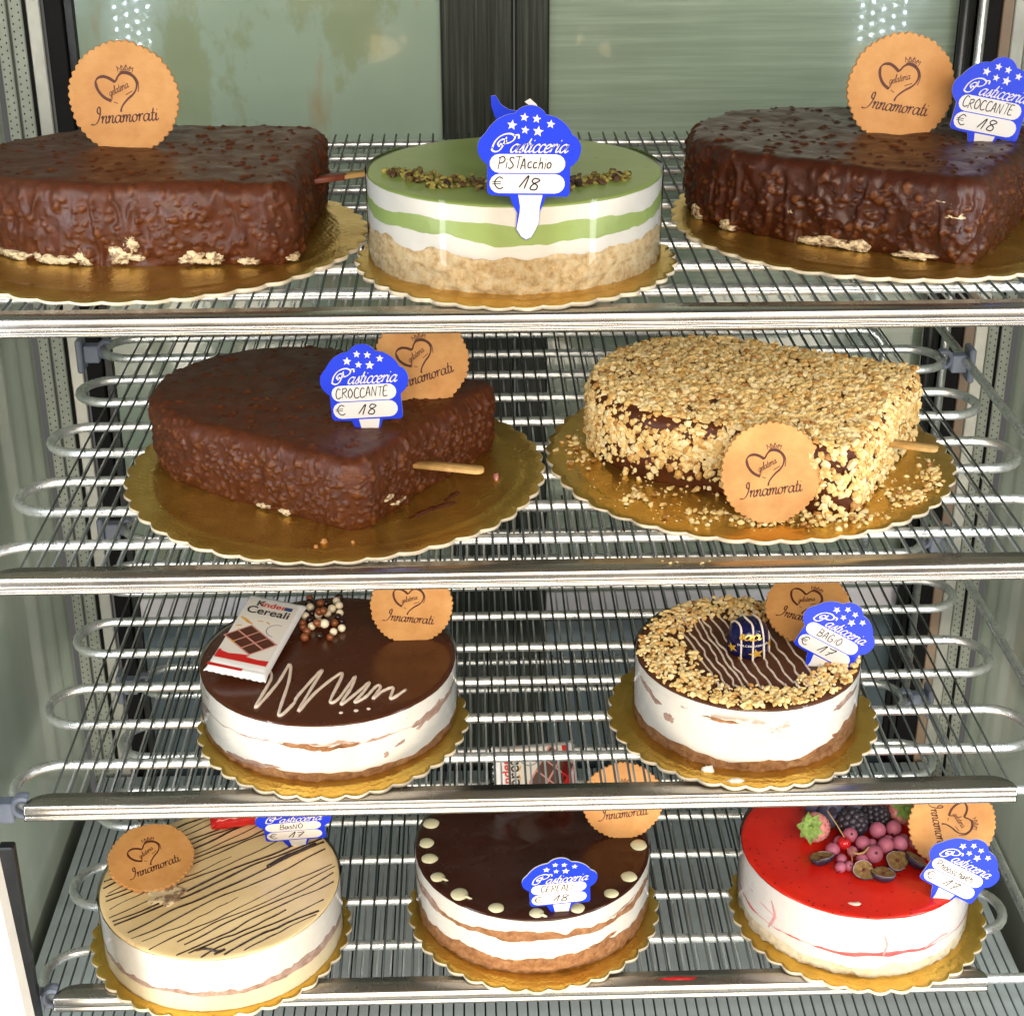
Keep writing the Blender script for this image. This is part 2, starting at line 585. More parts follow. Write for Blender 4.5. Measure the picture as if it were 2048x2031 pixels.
def crom(pts, per=8, closed=False):
    P = np.array(pts, float)
    if len(P) < 3:
        return P
    if closed:
        Q = np.vstack([P[-1], P, P[0], P[1]])
        m = len(P)
    else:
        Q = np.vstack([2 * P[0] - P[1], P, 2 * P[-1] - P[-2]])
        m = len(P) - 1
    out = []
    for i in range(m):
        p0, p1, p2, p3 = Q[i:i + 4]
        for k in range(per):
            t = k / per
            out.append(0.5 * (2 * p1 + (p2 - p0) * t + (2 * p0 - 5 * p1 + 4 * p2 - p3) * t * t + (3 * p1 - p0 - 3 * p2 + p3) * t ** 3))
    if not closed:
        out.append(P[-1])
    return np.array(out)


# vectorised value noise
_perm = rng.random((64, 64, 64)).astype(np.float32)


def vn(P):
    P = np.asarray(P, float)
    i = np.floor(P).astype(int)
    f = P - i
    f = f * f * (3 - 2 * f)
    i0 = i % 64
    i1 = (i + 1) % 64
    g = lambda a, b, c: _perm[a[:, 0], b[:, 1], c[:, 2]]
    x, y, z = f[:, 0], f[:, 1], f[:, 2]
    c00 = g(i0, i0, i0) * (1 - x) + g(i1, i0, i0) * x
    c10 = g(i0, i1, i0) * (1 - x) + g(i1, i1, i0) * x
    c01 = g(i0, i0, i1) * (1 - x) + g(i1, i0, i1) * x
    c11 = g(i0, i1, i1) * (1 - x) + g(i1, i1, i1) * x
    return ((c00 * (1 - y) + c10 * y) * (1 - z) + (c01 * (1 - y) + c11 * y) * z) * 2 - 1


def fbm(P, oct=4):
    P = np.asarray(P, float)
    s, a = 0, 1.0
    for _ in range(oct):
        s = s + a * vn(P)
        P = P * 2.03 + 7.1
        a *= 0.5
    return s


def wob(th, seed, freq=3.0, octs=4):
    return fbm(np.stack([np.cos(th) * freq + seed * 3.7, np.sin(th) * freq + seed, np.full_like(th, seed * 1.3)], 1), octs)


# ------------------------------------------------------------------ the case: walls, panes, posts
YB = 0.47
RAILZ = [0.6049, 0.4530, 0.2996, 0.1523]

wb_ = empty('back_wall', (0, YB, 0), None, None)
tag(wb_, 'sliding glass back doors of the cake display case', kind='structure')
o = obj('pane', *box(-0.324, -0.0475, 0.0, 0.006, -0.06, 1.05), 'pane_stained', wb_, False)
o['label'] = 'milky green stained glass pane'
o = obj('pane', *box(0.0365, 0.352, 0.0, 0.006, -0.06, 1.05), 'pane_streaked', wb_, False)
o['label'] = 'greenish glass pane with fine horizontal streaks'
obj('stile', *box(-0.047, 0.0085, -0.006, 0.005, -0.06, 1.05, 0.0015), 'stile', wb_, False)
obj('stile', *box(0.010, 0.036, -0.009, 0.005, -0.06, 1.05, 0.0015), 'stile', wb_, False)
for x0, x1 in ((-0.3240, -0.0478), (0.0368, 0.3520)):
    obj('reflection_band', *box(x0, x1, -0.004, -0.001, 0.178, 0.199, 0.0005), 'reflection_white', wb_, False)  # pale strip added as a painted reflection low on each pane
    obj('lower_panel', *box(x0, x1, -0.003, -0.0005, -0.06, 0.170, 0.0005), 'lower_blue', wb_, False)
for x0, x1, m, y in ((-0.3315, -0.3245, 'dark_steel', -0.004), (-0.3455, -0.332, 'rubber_black', -0.008), (0.3525, 0.358, 'rubber_black', -0.004),
                     (0.3585, 0.364, 'dark_steel', -0.006), (0.3645, 0.383, 'rubber_black', -0.008)):
    obj('gasket' if m == 'rubber_black' else 'frame_strip', *box(x0, x1, y, 0.006, -0.06, 1.05, 0.0008), m, wb_, False)


def side_wall(name, xin, s, label):
    e = empty(name, (xin, 0, 0))
    tag(e, label, kind='structure')
    g = obj('side_pane', *box(min(0, s * 0.006), max(0, s * 0.006), 0.03, YB - 0.012, -0.06, 1.05), 'side_glass', e, False)
    return e


wl = side_wall('left_wall', -0.386, -1, 'left side glass of the display case')
wr = side_wall('right_wall', 0.428, 1, 'right side glass of the display case')
hole = meshdata('spacer_hole', [(0.0009 * math.cos(k * math.pi / 3), 0, 0.0012 * math.sin(k * math.pi / 3)) for k in range(6)],
                [tuple(range(5, -1, -1))], 'hole_dark', False)


def corner(e, xs, y):
    ex = e.location.x
    for (x0, x1, m, nm, holes) in xs:
        o = obj(nm, *box(x0 - ex, x1 - ex, y, y + 0.007, -0.06, 1.05, 0.0008), m, e, False)
        if holes:
            V, F = [], []
            for cx in (0.26, 0.74):
                X = x0 + (x1 - x0) * cx - ex
                for k in range(190):
                    z = -0.05 + k * 0.0056 + (0.0028 if cx > 0.5 else 0)
                    b = len(V)
                    V += [(X + 0.00065 * math.cos(a), y - 0.0003, z + 0.0009 * math.sin(a)) for a in np.arange(6) * math.pi / 3]
                    F.append(tuple(range(b, b + 6)))
            h = obj('perforations', V, F, 'hole_dark', o, False)
            h['kind'] = 'stuff'


corner(wl, [(-0.3825, -0.3735, 'spacer_aluminium', 'spacer_bar', True), (-0.3715, -0.3615, 'spacer_aluminium', 'spacer_bar', True),
            (-0.3610, -0.3588, 'rubber_black', 'gasket', False), (-0.3584, -0.3480, 'aluminium', 'frame_profile', False)], YB - 0.010)
corner(wr, [(0.3835, 0.3920, 'pink_frame', 'frame_profile', False), (0.3925, 0.4030, 'aluminium', 'frame_profile', False),
            (0.4035, 0.4120, 'spacer_aluminium', 'spacer_bar', True), (0.4125, 0.4142, 'rubber_black', 'gasket', False),
            (0.4146, 0.4240, 'spacer_aluminium', 'spacer_bar', True)], YB - 0.010)

# floor grate
o = obj('floor', *box(-0.386, 0.428, -0.30, YB + 0.006, -0.07, -0.06), 'pan_dark', None, False)
tag(o, 'dark pan at the bottom of the display case', kind='structure')
gr = empty('floor_grate', (0, 0, 0.0), 'grey slatted grate covering the floor of the display case', 'grate')
sl = meshdata('slat', *box(-0.0034, 0.0034, -0.22, 0.455, -0.012, 0.0, 0.0007), 'grate_plastic', False)
for k in range(96):
    inst('slat', sl, gr, (-0.372 + k * 0.0080, 0, 0.020))
for y in (-0.18, 0.10, 0.38):
    obj('cross_bar', *box(-0.374, 0.392, y, y + 0.008, 0.000, 0.0075), 'pan_dark', gr, False)

# upright posts
post = empty('corner_post', (-0.3135, -0.004, 0), 'dark steel upright post holding the shelf clips at lower left', 'post')
obj('shaft', *box(-0.0050, 0.0045, -0.004, 0.004, -0.06, 0.2830, 0.001), 'dark_steel', post, False)
lp = empty('light_bar', (-0.2830, -0.066, 0.02), 'white glowing light bar at the lower left edge', 'light', mat3=Matrix.Rotation(R_(-2.6), 3, 'Y'))
obj('housing', *box(-0.030, -0.004, -0.006, 0.010, -0.05, 0.36, 0.001), 'lamp_white', lp, False)
obj('diffuser', *box(-0.027, -0.008, -0.0085, -0.0062, -0.05, 0.355, 0.0006), 'diffuser', lp, False)
rp = empty('drain_pipe', (0.352, 0.452, 0), 'pair of thin dark vertical pipes at the back right corner', 'pipe')
obj('pipe', *sweep([(0, 0, 0.10), (0, 0, 0.5), (0, 0, 1.0)], 0.0042, 12), 'dark_steel', rp)
obj('pipe', *sweep([(0.0125, -0.003, 0.10), (0.0125, -0.003, 0.5), (0.0125, -0.003, 1.0)], 0.0036, 12), 'coil', rp)

# led panels that the back glass mirrors
for sx, lab in ((-1, 'panel of small led lamps at the upper left front of the case'), (1, 'panel of small led lamps at the upper right front of the case')):
    x0 = -0.398 if sx < 0 else 0.436
    e = empty('led_lamp', (x0, -0.10, 0.735), lab, 'lamp', 'led panels beside the case')
    obj('panel', *box(-0.030, 0.030, -0.006, -0.001, -0.16, 0.16), 'lamp_white', e, False)
    obj('upright', *box(-0.012, 0.012, -0.022, -0.0065, -0.80, 0.32, 0.001), 'aluminium', e, False)
    V, F = [], []
    for c in range(5):
        for r in range(26):
            cx, cz = -0.024 + c * 0.012, -0.15 + r * 0.012 + (0.004 * (c % 3))
            b = len(V)
            V += [(cx + 0.0017 * math.cos(a), 0.0, cz + 0.0017 * math.sin(a)) for a in np.arange(8) * math.pi / 4]
            F.append(tuple(range(b + 7, b - 1, -1)))
    d = obj('led_dots', V, F, 'led', e, False)
    d['kind'] = 'stuff'


for x, z, lab in ((-0.324, 0.622, 'small cluster of led lamps above the upper left slab'), (0.378, 0.618, 'small cluster of led lamps above the upper right slab')):
    e = empty('led_cluster', (x, -0.10, z), lab, 'lamp', 'small led clusters')
    obj('holder', *box(-0.012, 0.012, -0.006, -0.001, -0.010, 0.016, 0.001), 'lamp_white', e, False)
    V, F = [], []
    for cx, cz in ((-0.004, -0.005), (0.003, -0.004), (-0.006, 0.003), (0.001, 0.003), (0.006, 0.004), (-0.002, 0.010), (0.005, 0.011)):
        b = len(V)
        V += [(cx + 0.0024 * math.cos(a), 0.0, cz + 0.0024 * math.sin(a)) for a in np.arange(8) * math.pi / 4]
        F.append(tuple(range(b + 7, b - 1, -1)))
    d = obj('led_dots', V, F, 'led', e, False)
    d['kind'] = 'stuff'


# ------------------------------------------------------------------ shelves
def arc(cx, cy, r, a0, a1, z, n=10):
    return [(cx + r * math.cos(R_(a0 + (a1 - a0) * k / n)), cy + r * math.sin(R_(a0 + (a1 - a0) * k / n)), z) for k in range(n + 1)]


D = 0.0462
XL, XR = -0.2890, 0.3080
path = []
h = D / 2
# from the back: right side return tube -> front tube 0 -> serpentine back
path += [(0.350, 0.445, 0), (0.3485, 0.30, 0), (0.3470, 0.16, 0), (0.3462, 0.06, 0)]
path += arc(0.3232, 0.0232, 0.023, 0, -90, 0, 8)
path += [(0.25, 0.0002, 0), (0.0, 0.0002, 0), (-0.25, 0.0002, 0)]
for j in range(0, 9):
    y = D * j + h
    if j % 2 == 0:
        path += arc(XL, y, h, 270, 90, 0, 12)
        path += [(-0.2, D * (j + 1), 0), (0.0, D * (j + 1), 0), (0.2, D * (j + 1), 0)]
    else:
        path += arc(XR, y, h, -90, 90, 0, 12)
        path += [(0.2, D * (j + 1), 0), (0.0, D * (j + 1), 0), (-0.2, D * (j + 1), 0)]
path += [(0.285, D * 9, 0)] + [(0.285 + 0.02 * math.sin(R_(a)), D * 9, -0.02 + 0.02 * math.cos(R_(a))) for a in range(15, 91, 15)] + [(0.305, D * 9, -0.05)]
coil_me = meshdata('coil_tube', *sweep(path, 0.0033, 14), 'coil')
low_wire_me = meshdata('wire', *sweep([(0, 0.003, 0), (0, 0.15, 0), (0, 0.30, 0), (0, 0.432, 0)], 0.00065, 6), 'wire_pale')
wire_me = meshdata('wire', *sweep([(0, 0.003, 0), (0, 0.15, 0), (0, 0.30, 0), (0, 0.432, 0)], 0.00075, 6), 'wire')

# front rail profile lofted along X, its flange rounded at the ends
prof = [(-0.0030, 0.0), (-0.0046, 0.0003), (-0.0058, 0.0011), (-0.0063, 0.0022), (-0.0062, 0.0033), (-0.0057, 0.0040), (-0.0052, 0.0043), (-0.0055, 0.0045), (-0.0059, 0.0049), (-0.0058, 0.0066),
        (-0.0056, 0.0082), (-0.0052, 0.0097), (-0.0046, 0.0107), (-0.0038, 0.0110)]
flange = [(0.002, 0.0110), (0.0092, 0.0110), (0.0092, 0.0100), (-0.003, 0.0100), (-0.0034, 0.0010)]
V, F = [], []
xs = [-0.300, -0.2992, -0.297, -0.294, -0.290, -0.284, -0.15, 0, 0.15, 0.284, 0.290, 0.294, 0.297, 0.2992, 0.300]
for x in xs:
    u = max(0.0, (abs(x) - 0.284) / 0.016)
    d = math.sqrt(max(0.0, 1 - u * u))
    for (y, z) in prof:
        V.append((x, y, z))
    for (y, z) in flange:
        V.append((x, -0.0036 + (y + 0.0036) * max(d, 0.02) if y > -0.0036 else y, z))
n = len(prof) + len(flange)
for i in range(len(xs) - 1):
    for k in range(n):
        k2 = (k + 1) % n
        F.append((i * n + k, (i + 1) * n + k, (i + 1) * n + k2, i * n + k2))
F.append(tuple(range(n)))
F.append(tuple((len(xs) - 1) * n + k for k in range(n - 1, -1, -1)))
rail_me = meshdata('front_rail', V, F, 'rail')
rail_me.polygons[-1].use_smooth = rail_me.polygons[-2].use_smooth = False


def clip_mesh():
    V, F = [], []

    def add(v, f):
        b = len(V)
        V.extend(v)
        F.extend([tuple(i + b for i in q) for q in f])
    add(*box(-0.016, -0.004, -0.005, 0.005, -0.010, 0.004, 0.001))
    add(*box(-0.021, -0.0162, -0.009, 0.009, -0.017, 0.010, 0.0012))
    ring = [(0.002 + 0.0062 * math.cos(R_(a)), 0, 0.0002 + 0.0062 * math.sin(R_(a))) for a in range(60, 301, 16)]
    v, f = sweep(ring, 0.0020, 8)
    v = [(q[0], q[1] * 2.4, q[2]) for q in v]
    add(v, f)
    return meshdata('clip', V, F, 'clip', False)


clip_me = clip_mesh()
labels = ['top wire coil shelf under the green pistachio cake', 'second wire coil shelf under the nut crusted cake',
          'third wire coil shelf under the cake with a wrapped bar', 'lowest wire coil shelf under the red berry cake']
for s in range(4):
    z = RAILZ[s]
    sh = empty('wire_shelf', (0, 0, z), labels[s], 'shelf', 'wire coil shelves of the display case')
    inst('coil_tube', coil_me, sh, (0, 0, 0.0063))
    inst('front_rail', rail_me, sh)
    for k in range(64):
        inst('wire', wire_me, sh, (-0.285 + k * 0.00924 + random.uniform(-0.0004, 0.0004), 0, 0.0063 + 0.0040), (0, 0, random.uniform(-0.0015, 0.0015)))
        inst('wire', low_wire_me, sh, (-0.2812 + k * 0.00924 + random.uniform(-0.0006, 0.0006), 0, 0.0063 - 0.0040), (0, 0, random.uniform(-0.002, 0.002)))
    inst('clip', clip_me, sh, (-0.3040, 0.004, 0.006))
    inst('clip', clip_me, sh, (-0.3125, D * 8.5, 0.006))
    inst('clip', clip_me, sh, (0.3345, D * 7.5, 0.006), (0, 0, math.pi))

# ------------------------------------------------------------------ cake boards
def cake_board(s, x, y, R, label, rot=0.0):
    z = RAILZ[s] + 0.0113
    e = empty('cake_board', (x, y, z), label, 'cake board', 'gold cake boards')
    e.rotation_euler = (0, 0, rot)
    n = 44 if R > 0.11 else 36
    N = n * 10
    th = np.arange(N) * 2 * math.pi / N
    sc = R - 0.0030 * (1 - np.abs(np.sin(n * th / 2))) + 0.0004 * wob(th, x * 50 + y * 31, 4)
    fr = [0.0, 0.25, 0.5, 0.7, 0.80, 0.86, 0.875, 0.89, 0.93, 0.965, 0.985, 1.0]
    zz = [0.0025] * 5 + [0.0025, 0.0029, 0.0025, 0.0027, 0.0028, 0.0027, 0.0022]
    V, F = [(0, 0, 0.0025)], []
    for i, f in enumerate(fr[1:]):
        w = max(0.0, (f - 0.86) / 0.14)
        rr = f * (R * (1 - w) + sc * w)
        zv = zz[i + 1] + (0.0011 * w * wob(th, x * 13 + 5 + y, 2, 2))
        V += list(zip(rr * np.cos(th), rr * np.sin(th), zv if w > 0 else np.full(N, zz[i + 1])))
    for k in range(N):
        F.append((0, 1 + k, 1 + (k + 1) % N))
    for i in range(len(fr) - 2):
        for k in range(N):
            k2 = (k + 1) % N
            F.append((1 + i * N + k, 1 + (i + 1) * N + k, 1 + (i + 1) * N + k2, 1 + i * N + k2))
    obj('gold_foil', V, F, 'foil', e)
    rim = V[-N:]
    V2 = [(v[0], v[1], v[2]) for v in rim] + [(v[0] * 1.003, v[1] * 1.003, v[2] - 0.0006) for v in rim] + [(v[0] * 1.003, v[1] * 1.003, max(0.0, v[2] - 0.0022)) for v in rim] + \
         [(v[0] * 0.97, v[1] * 0.97, 0.0) for v in rim]
    F2 = []
    for i in range(3):
        for k in range(N):
            k2 = (k + 1) % N
            F2.append((i * N + k, (i + 1) * N + k, (i + 1) * N + k2, i * N + k2))
    F2.append(tuple(3 * N + k for k in range(N - 1, -1, -1)))
    obj('card_rim', V2, F2, 'card_edge', e)
    return e


BT = 0.0138   # board top above the rail bottom
cake_board(0, -0.2188, 0.1440, 0.1300, 'gold scalloped board under the chocolate slab at upper left', 0.1)
cake_board(0, -0.0013, 0.0889, 0.0924, 'small gold scalloped board under the green pistachio cake', 0.3)
cake_board(0, 0.2310, 0.1685, 0.1330, 'gold scalloped board under the chocolate slab at upper right', 0.5)
cake_board(1, -0.1149, 0.1377, 0.1333, 'gold scalloped board under the chocolate slab with a bare wooden stick', 0.2)
cake_board(1, 0.1519, 0.1533, 0.1319, 'gold scalloped board littered with chopped nuts', 0.7)
cake_board(2, -0.1202, 0.0822, 0.0875, 'gold scalloped board under the cake with the wrapped bar', 0.15)
cake_board(2, 0.1452, 0.0829, 0.0877, 'gold scalloped board under the cake ringed with nuts', 0.4)
cake_board(3, -0.2004, 0.0570, 0.0864, 'gold scalloped board under the beige striped cake', 0.25)
cake_board(3, 0.0093, 0.0747, 0.0856, 'gold scalloped board under the dark cake with pale dots', 0.6)
cake_board(3, 0.2298, 0.0676, 0.0866, 'gold scalloped board under the red glazed berry cake', 0.05)


# ------------------------------------------------------------------ round layer cakes
NA = 240
TH = np.arange(NA) * 2 * math.pi / NA


def ringmesh(rows):
    V, F = [], []
    for r, z in rows:
        V += list(zip(r * np.cos(TH), r * np.sin(TH), z))
    for i in range(len(rows) - 1):
        for k in range(NA):
            k2 = (k + 1) % NA
            F.append((i * NA + k, i * NA + k2, (i + 1) * NA + k2, (i + 1) * NA + k))
    return V, F


def layer_cake(name, s, x, y, R, H, layers, glaze, label, seed, glaze_edge=0.002, collar=True):
    """layers: (part name, material, top fraction, wave amplitude, wave freq, roughness of the side)"""
    e = empty(name, (x, y, RAILZ[s] + BT), label, 'cake')
    lo = np.zeros(NA)
    for i, (pn, mat, top, amp, fq, rg) in enumerate(layers):
        last = i == len(layers) - 1
        hi = H * (top(TH) if callable(top) else np.full(NA, top)) + H * amp * wob(TH, seed + i * 2.3, fq)
        hi = np.maximum(hi, lo + 0.0002)
        if last:
            hi = np.full(NA, H - 0.0012) + 0.0003 * wob(TH, seed, 3)
        rows = []
        m = 16 if rg > 0.7 else 7
        for k in range(m + 1):
            u = k / m
            z = lo * (1 - u) + hi * u
            P = np.stack([np.cos(TH) * R * 260, np.sin(TH) * R * 260, z * 260 + seed], 1)
            r = R + rg * (0.0008 if rg < 0.7 else 0.0017) * (fbm(P, 3) - (0.4 if rg > 0.7 else 0)) + 0.0002 * (1 if 0 < k < m else 0)
            r = np.minimum(r, R + 0.0005)
            rows.append((r, z))
        o = obj(pn, *ringmesh(rows), mat, e)
        lo = hi
    # glaze disc on top, with a softly rounded edge
    rows = []
    rim = R - 0.0004 + 0.0003 * wob(TH, seed + 9, 4)
    wav = 0.0006 * wob(TH, seed + 4, 5)
    rows.append((rim, lo - np.abs(wav) * 1.2))
    rows.append((rim + 0.0001, lo + 0.0004))
    rows.append((rim - 0.0007, np.full(NA, H - 0.0002)))
    for fr in (0.97, 0.93, 0.85, 0.7, 0.5, 0.3, 0.12, 0.001):
        P = np.stack([np.cos(TH) * fr * 4, np.sin(TH) * fr * 4, np.full(NA, seed)], 1)
        rows.append(((rim - 0.0007) * fr, H + 0.0003 * fbm(P, 3)))
    obj('glaze', *ringmesh(rows), glaze, e)
    if collar:
        rc = R + 0.0010
        rows = [(np.full(NA, rc) + 0.0002 * wob(TH, seed + 6, 2), np.full(NA, 0.0004)), (np.full(NA, rc) + 0.0002 * wob(TH, seed + 7, 2), np.full(NA, H * 0.5)),
                (np.full(NA, rc) + 0.0002 * wob(TH, seed + 8, 2), np.full(NA, H + 0.0008))]
        obj('clear_collar', *ringmesh(rows), 'acetate', e)
    return e


def local_bump(th, c, w):
    d = (th - c + math.pi) % (2 * math.pi) - math.pi
    return np.exp(-(d / w) ** 2)


FRONT = -math.pi / 2
# pistachio
pist = layer_cake('pistachio_cake', 0, -0.0019, 0.1009, 0.0838, 0.0487, [
    ('biscuit_base', 'biscuit', 0.43, 0.065, 5, 1.0), ('cream_layer', 'cream', 0.59, 0.075, 3, 0.3),
    ('pistachio_layer', 'pistachio_cream', 0.78, 0.055, 3, 0.3), ('cream_layer', 'cream', 1.0, 0, 3, 0.2)], 'pistachio_glaze',
    'round green glazed pistachio cake with white and green layers', 1.0)
kin = layer_cake('chocolate_cake', 2, -0.1226, 0.0938, 0.0818, 0.0400, [
    ('sponge_base', 'sponge_brown', 0.13, 0.07, 4, 0.8), ('cream_layer', 'cream', 0.60, 0.09, 3, 0.3),
    ('sponge_layer', 'sponge_grey', lambda t: 0.60 + 0.13 * local_bump(t, -0.3, 0.55) + 0.09 * local_bump(t, FRONT + 0.1, 0.35), 0.07, 11, 0.6),
    ('cream_layer', 'cream_smeared', 1.0, 0, 3, 0.2)], 'choc_glaze',
    'round white cake with milk chocolate glaze, pearls and a wrapped bar on top', 2.0)
bac = layer_cake('hazelnut_cake', 2, 0.1469, 0.0848, 0.0715, 0.0443, [
    ('sponge_base', 'sponge_brown', lambda t: 0.17 + 0.22 * local_bump(t, -0.35, 0.7), 0.07, 3, 0.8), ('cream_layer', 'cream_bands', 0.88, 0.04, 3, 0.3),
    ('cream_layer', 'cream', 1.0, 0, 3, 0.2)], 'choc_matte',
    'round white cake ringed with chopped nuts around a blue wrapped chocolate', 3.0)
bue = layer_cake('striped_cake', 3, -0.1984, 0.0560, 0.0784, 0.0413, [
    ('vanilla_base', 'vanilla', 0.30, 0.03, 3, 0.4), ('sponge_layer', 'sponge_grey', lambda t: 0.37 + 0.10 * local_bump(t, -0.55, 0.5), 0.06, 10, 0.6),
    ('cream_layer', 'cream', 1.0, 0, 3, 0.2)], 'beige_glaze', 'round white cake with beige top and thin dark chocolate stripes', 4.0)
cer = layer_cake('dark_glazed_cake', 3, 0.0089, 0.0847, 0.0792, 0.0436, [
    ('sponge_base', 'sponge_brown', 0.30, 0.08, 6, 0.8), ('cream_layer', 'cream', 0.62, 0.06, 4, 0.3), ('sponge_layer', 'sponge_brown', 0.74, 0.10, 6, 0.6),
    ('cream_layer', 'cream', 1.0, 0, 3, 0.2)], 'choc_glaze_dark', 'round cake with dark shiny chocolate top and pale dots along its edge', 5.0)
red = layer_cake('berry_cake', 3, 0.2268, 0.0725, 0.0770, 0.0475, [
    ('biscuit_base', 'biscuit_pale', 0.20, 0.05, 5, 1.0), ('cream_layer', 'cream', 0.34, 0.04, 3, 0.3), ('fruit_layer', 'fruit_band', lambda t: 0.35 + 0.075 * local_bump(t, FRONT - 0.05, 0.55), 0.03, 6, 0.2),
    ('cream_layer', 'cream_pink', 1.0, 0, 3, 0.2)], 'red_glaze', 'round white cheesecake with red fruit glaze and berries on top', 6.0)


def drip(parent, R, pts, r, mat, name):
    """a soft smear on the side of a round cake: pts are (angle, height)"""
    c = crom(pts, 8)
    P = [((R + 0.0002) * math.cos(a), (R + 0.0002) * math.sin(a), z) for a, z in c]
    n = len(P)
    rad = [r * (0.35 + 0.65 * math.sin(math.pi * (0.08 + 0.84 * i / (n - 1)))) for i in range(n)]
    V, F = sweep(P, rad, 8)
    V2 = []
    for v in V:
        q = math.hypot(v[0], v[1])
        k = (R + (q - R) * 0.35) / q
        V2.append((v[0] * k, v[1] * k, v[2]))
    return obj(name, V2, F, mat, parent)


for pts, r in (([(-2.55, 0.036), (-2.50, 0.026), (-2.56, 0.014)], 0.0014),                ([(FRONT + 0.03, 0.034), (FRONT + 0.06, 0.026), (FRONT + 0.04, 0.0175)], 0.0011), ([(FRONT + 0.42, 0.0175), (FRONT + 0.60, 0.021), (FRONT + 0.70, 0.0195)], 0.0011), ([(-2.9, 0.03), (-2.6, 0.027), (-2.35, 0.024)], 0.0006)):
    drip(red, 0.0770, pts, r, 'pink_streak', 'sauce_streak')

def round_patch(parent, R, a0, z0, w, h, slope, mat, name, seed):
    """ragged stain of crumb pressed against the collar of a round cake"""
    n = 60
    th = np.arange(n) * 2 * math.pi / n
    jag = 1 + 0.45 * wob(th, seed, 2.0, 5) + 0.10 * np.random.default_rng(seed).normal(size=n)
    jag = np.clip(jag, 0.25, 1.8)
    V, F = [], []
    for q, off in ((0.5, 0.00055), (0.85, 0.0005), (1.0, -0.0004)):
        for k in range(n):
            du, dv = w * q * jag[k] * math.cos(th[k]), h * q * jag[k] * math.sin(th[k])
            a = a0 + du / R
            V.append(((R + off) * math.cos(a), (R + off) * math.sin(a), max(0.0005, z0 + dv + slope * du + 0.25 * h * math.sin(du * 420 + seed))))
    V.append(((R + 0.00055) * math.cos(a0), (R + 0.00055) * math.sin(a0), z0))
    c = len(V) - 1
    for k in range(n):
        k2 = (k + 1) % n
        F.append((c, k, k2))
        for j in range(2):
            F.append((j * n + k, (j + 1) * n + k, (j + 1) * n + k2, j * n + k2))
    return obj(name, V, F, mat, parent)


for a0, z0, w, h, sl, m in ((FRONT - 0.10, 0.0245, 0.017, 0.0016, -0.06, 'sponge_brown'), (FRONT + 0.14, 0.0238, 0.012, 0.0014, 0.10, 'sponge_brown'), (FRONT + 0.95, 0.0262, 0.016, 0.0030, 0.20, 'sponge_grey'),
                            (FRONT + 0.62, 0.0170, 0.004, 0.0012, 0.2, 'sponge_grey'), (FRONT + 0.50, 0.0125, 0.002, 0.0022, 0.0, 'sponge_grey'), (-2.80, 0.0200, 0.010, 0.0022, 0.3, 'sponge_grey'), (FRONT - 0.6, 0.0062, 0.022, 0.0020, 0.06, 'sponge_grey')):
    round_patch(kin, 0.0818, a0, z0, w, h, sl, m, 'crumb_stain', int(a0 * 100) % 91)
for a0, z0, w, h, sl, m in ((-2.75, 0.0330, 0.013, 0.0026, -0.28, 'sponge_grey'), (-2.45, 0.0235, 0.005, 0.0032, 0.2, 'sponge_grey'), (FRONT - 0.35, 0.0345, 0.012, 0.0012, -0.05, 'sponge_brown'), (FRONT + 0.85, 0.0350, 0.016, 0.0022, 0.12, 'sponge_grey'),
                            (FRONT + 0.95, 0.0150, 0.019, 0.0050, 0.30, 'sponge_brown'), (FRONT + 0.55, 0.0085, 0.016, 0.0026, 0.22, 'sponge_brown')):
    round_patch(bac, 0.0715, a0, z0, w, h, sl, m, 'crumb_stain', int(a0 * 100) % 91)
for a0, z0, w, h, sl, m in ((FRONT + 0.75, 0.0155, 0.020, 0.0022, 0.12, 'sponge_grey'), (FRONT - 0.15, 0.0150, 0.018, 0.0016, -0.05, 'sponge_grey')):
    round_patch(bue, 0.0784, a0, z0, w, h, sl, m, 'crumb_stain', int(a0 * 100) % 91)
for a0, z0, w, h, sl, m in ((-2.65, 0.0300, 0.013, 0.0030, -0.2, 'sponge_grey'), (FRONT + 0.80, 0.0330, 0.014, 0.0008, 0.12, 'sponge_grey'), (FRONT + 0.55, 0.0150, 0.010, 0.0022, 0.2, 'sponge_brown')):
    round_patch(cer, 0.0792, a0, z0, w, h, sl, m, 'crumb_stain', int(a0 * 100) % 91)
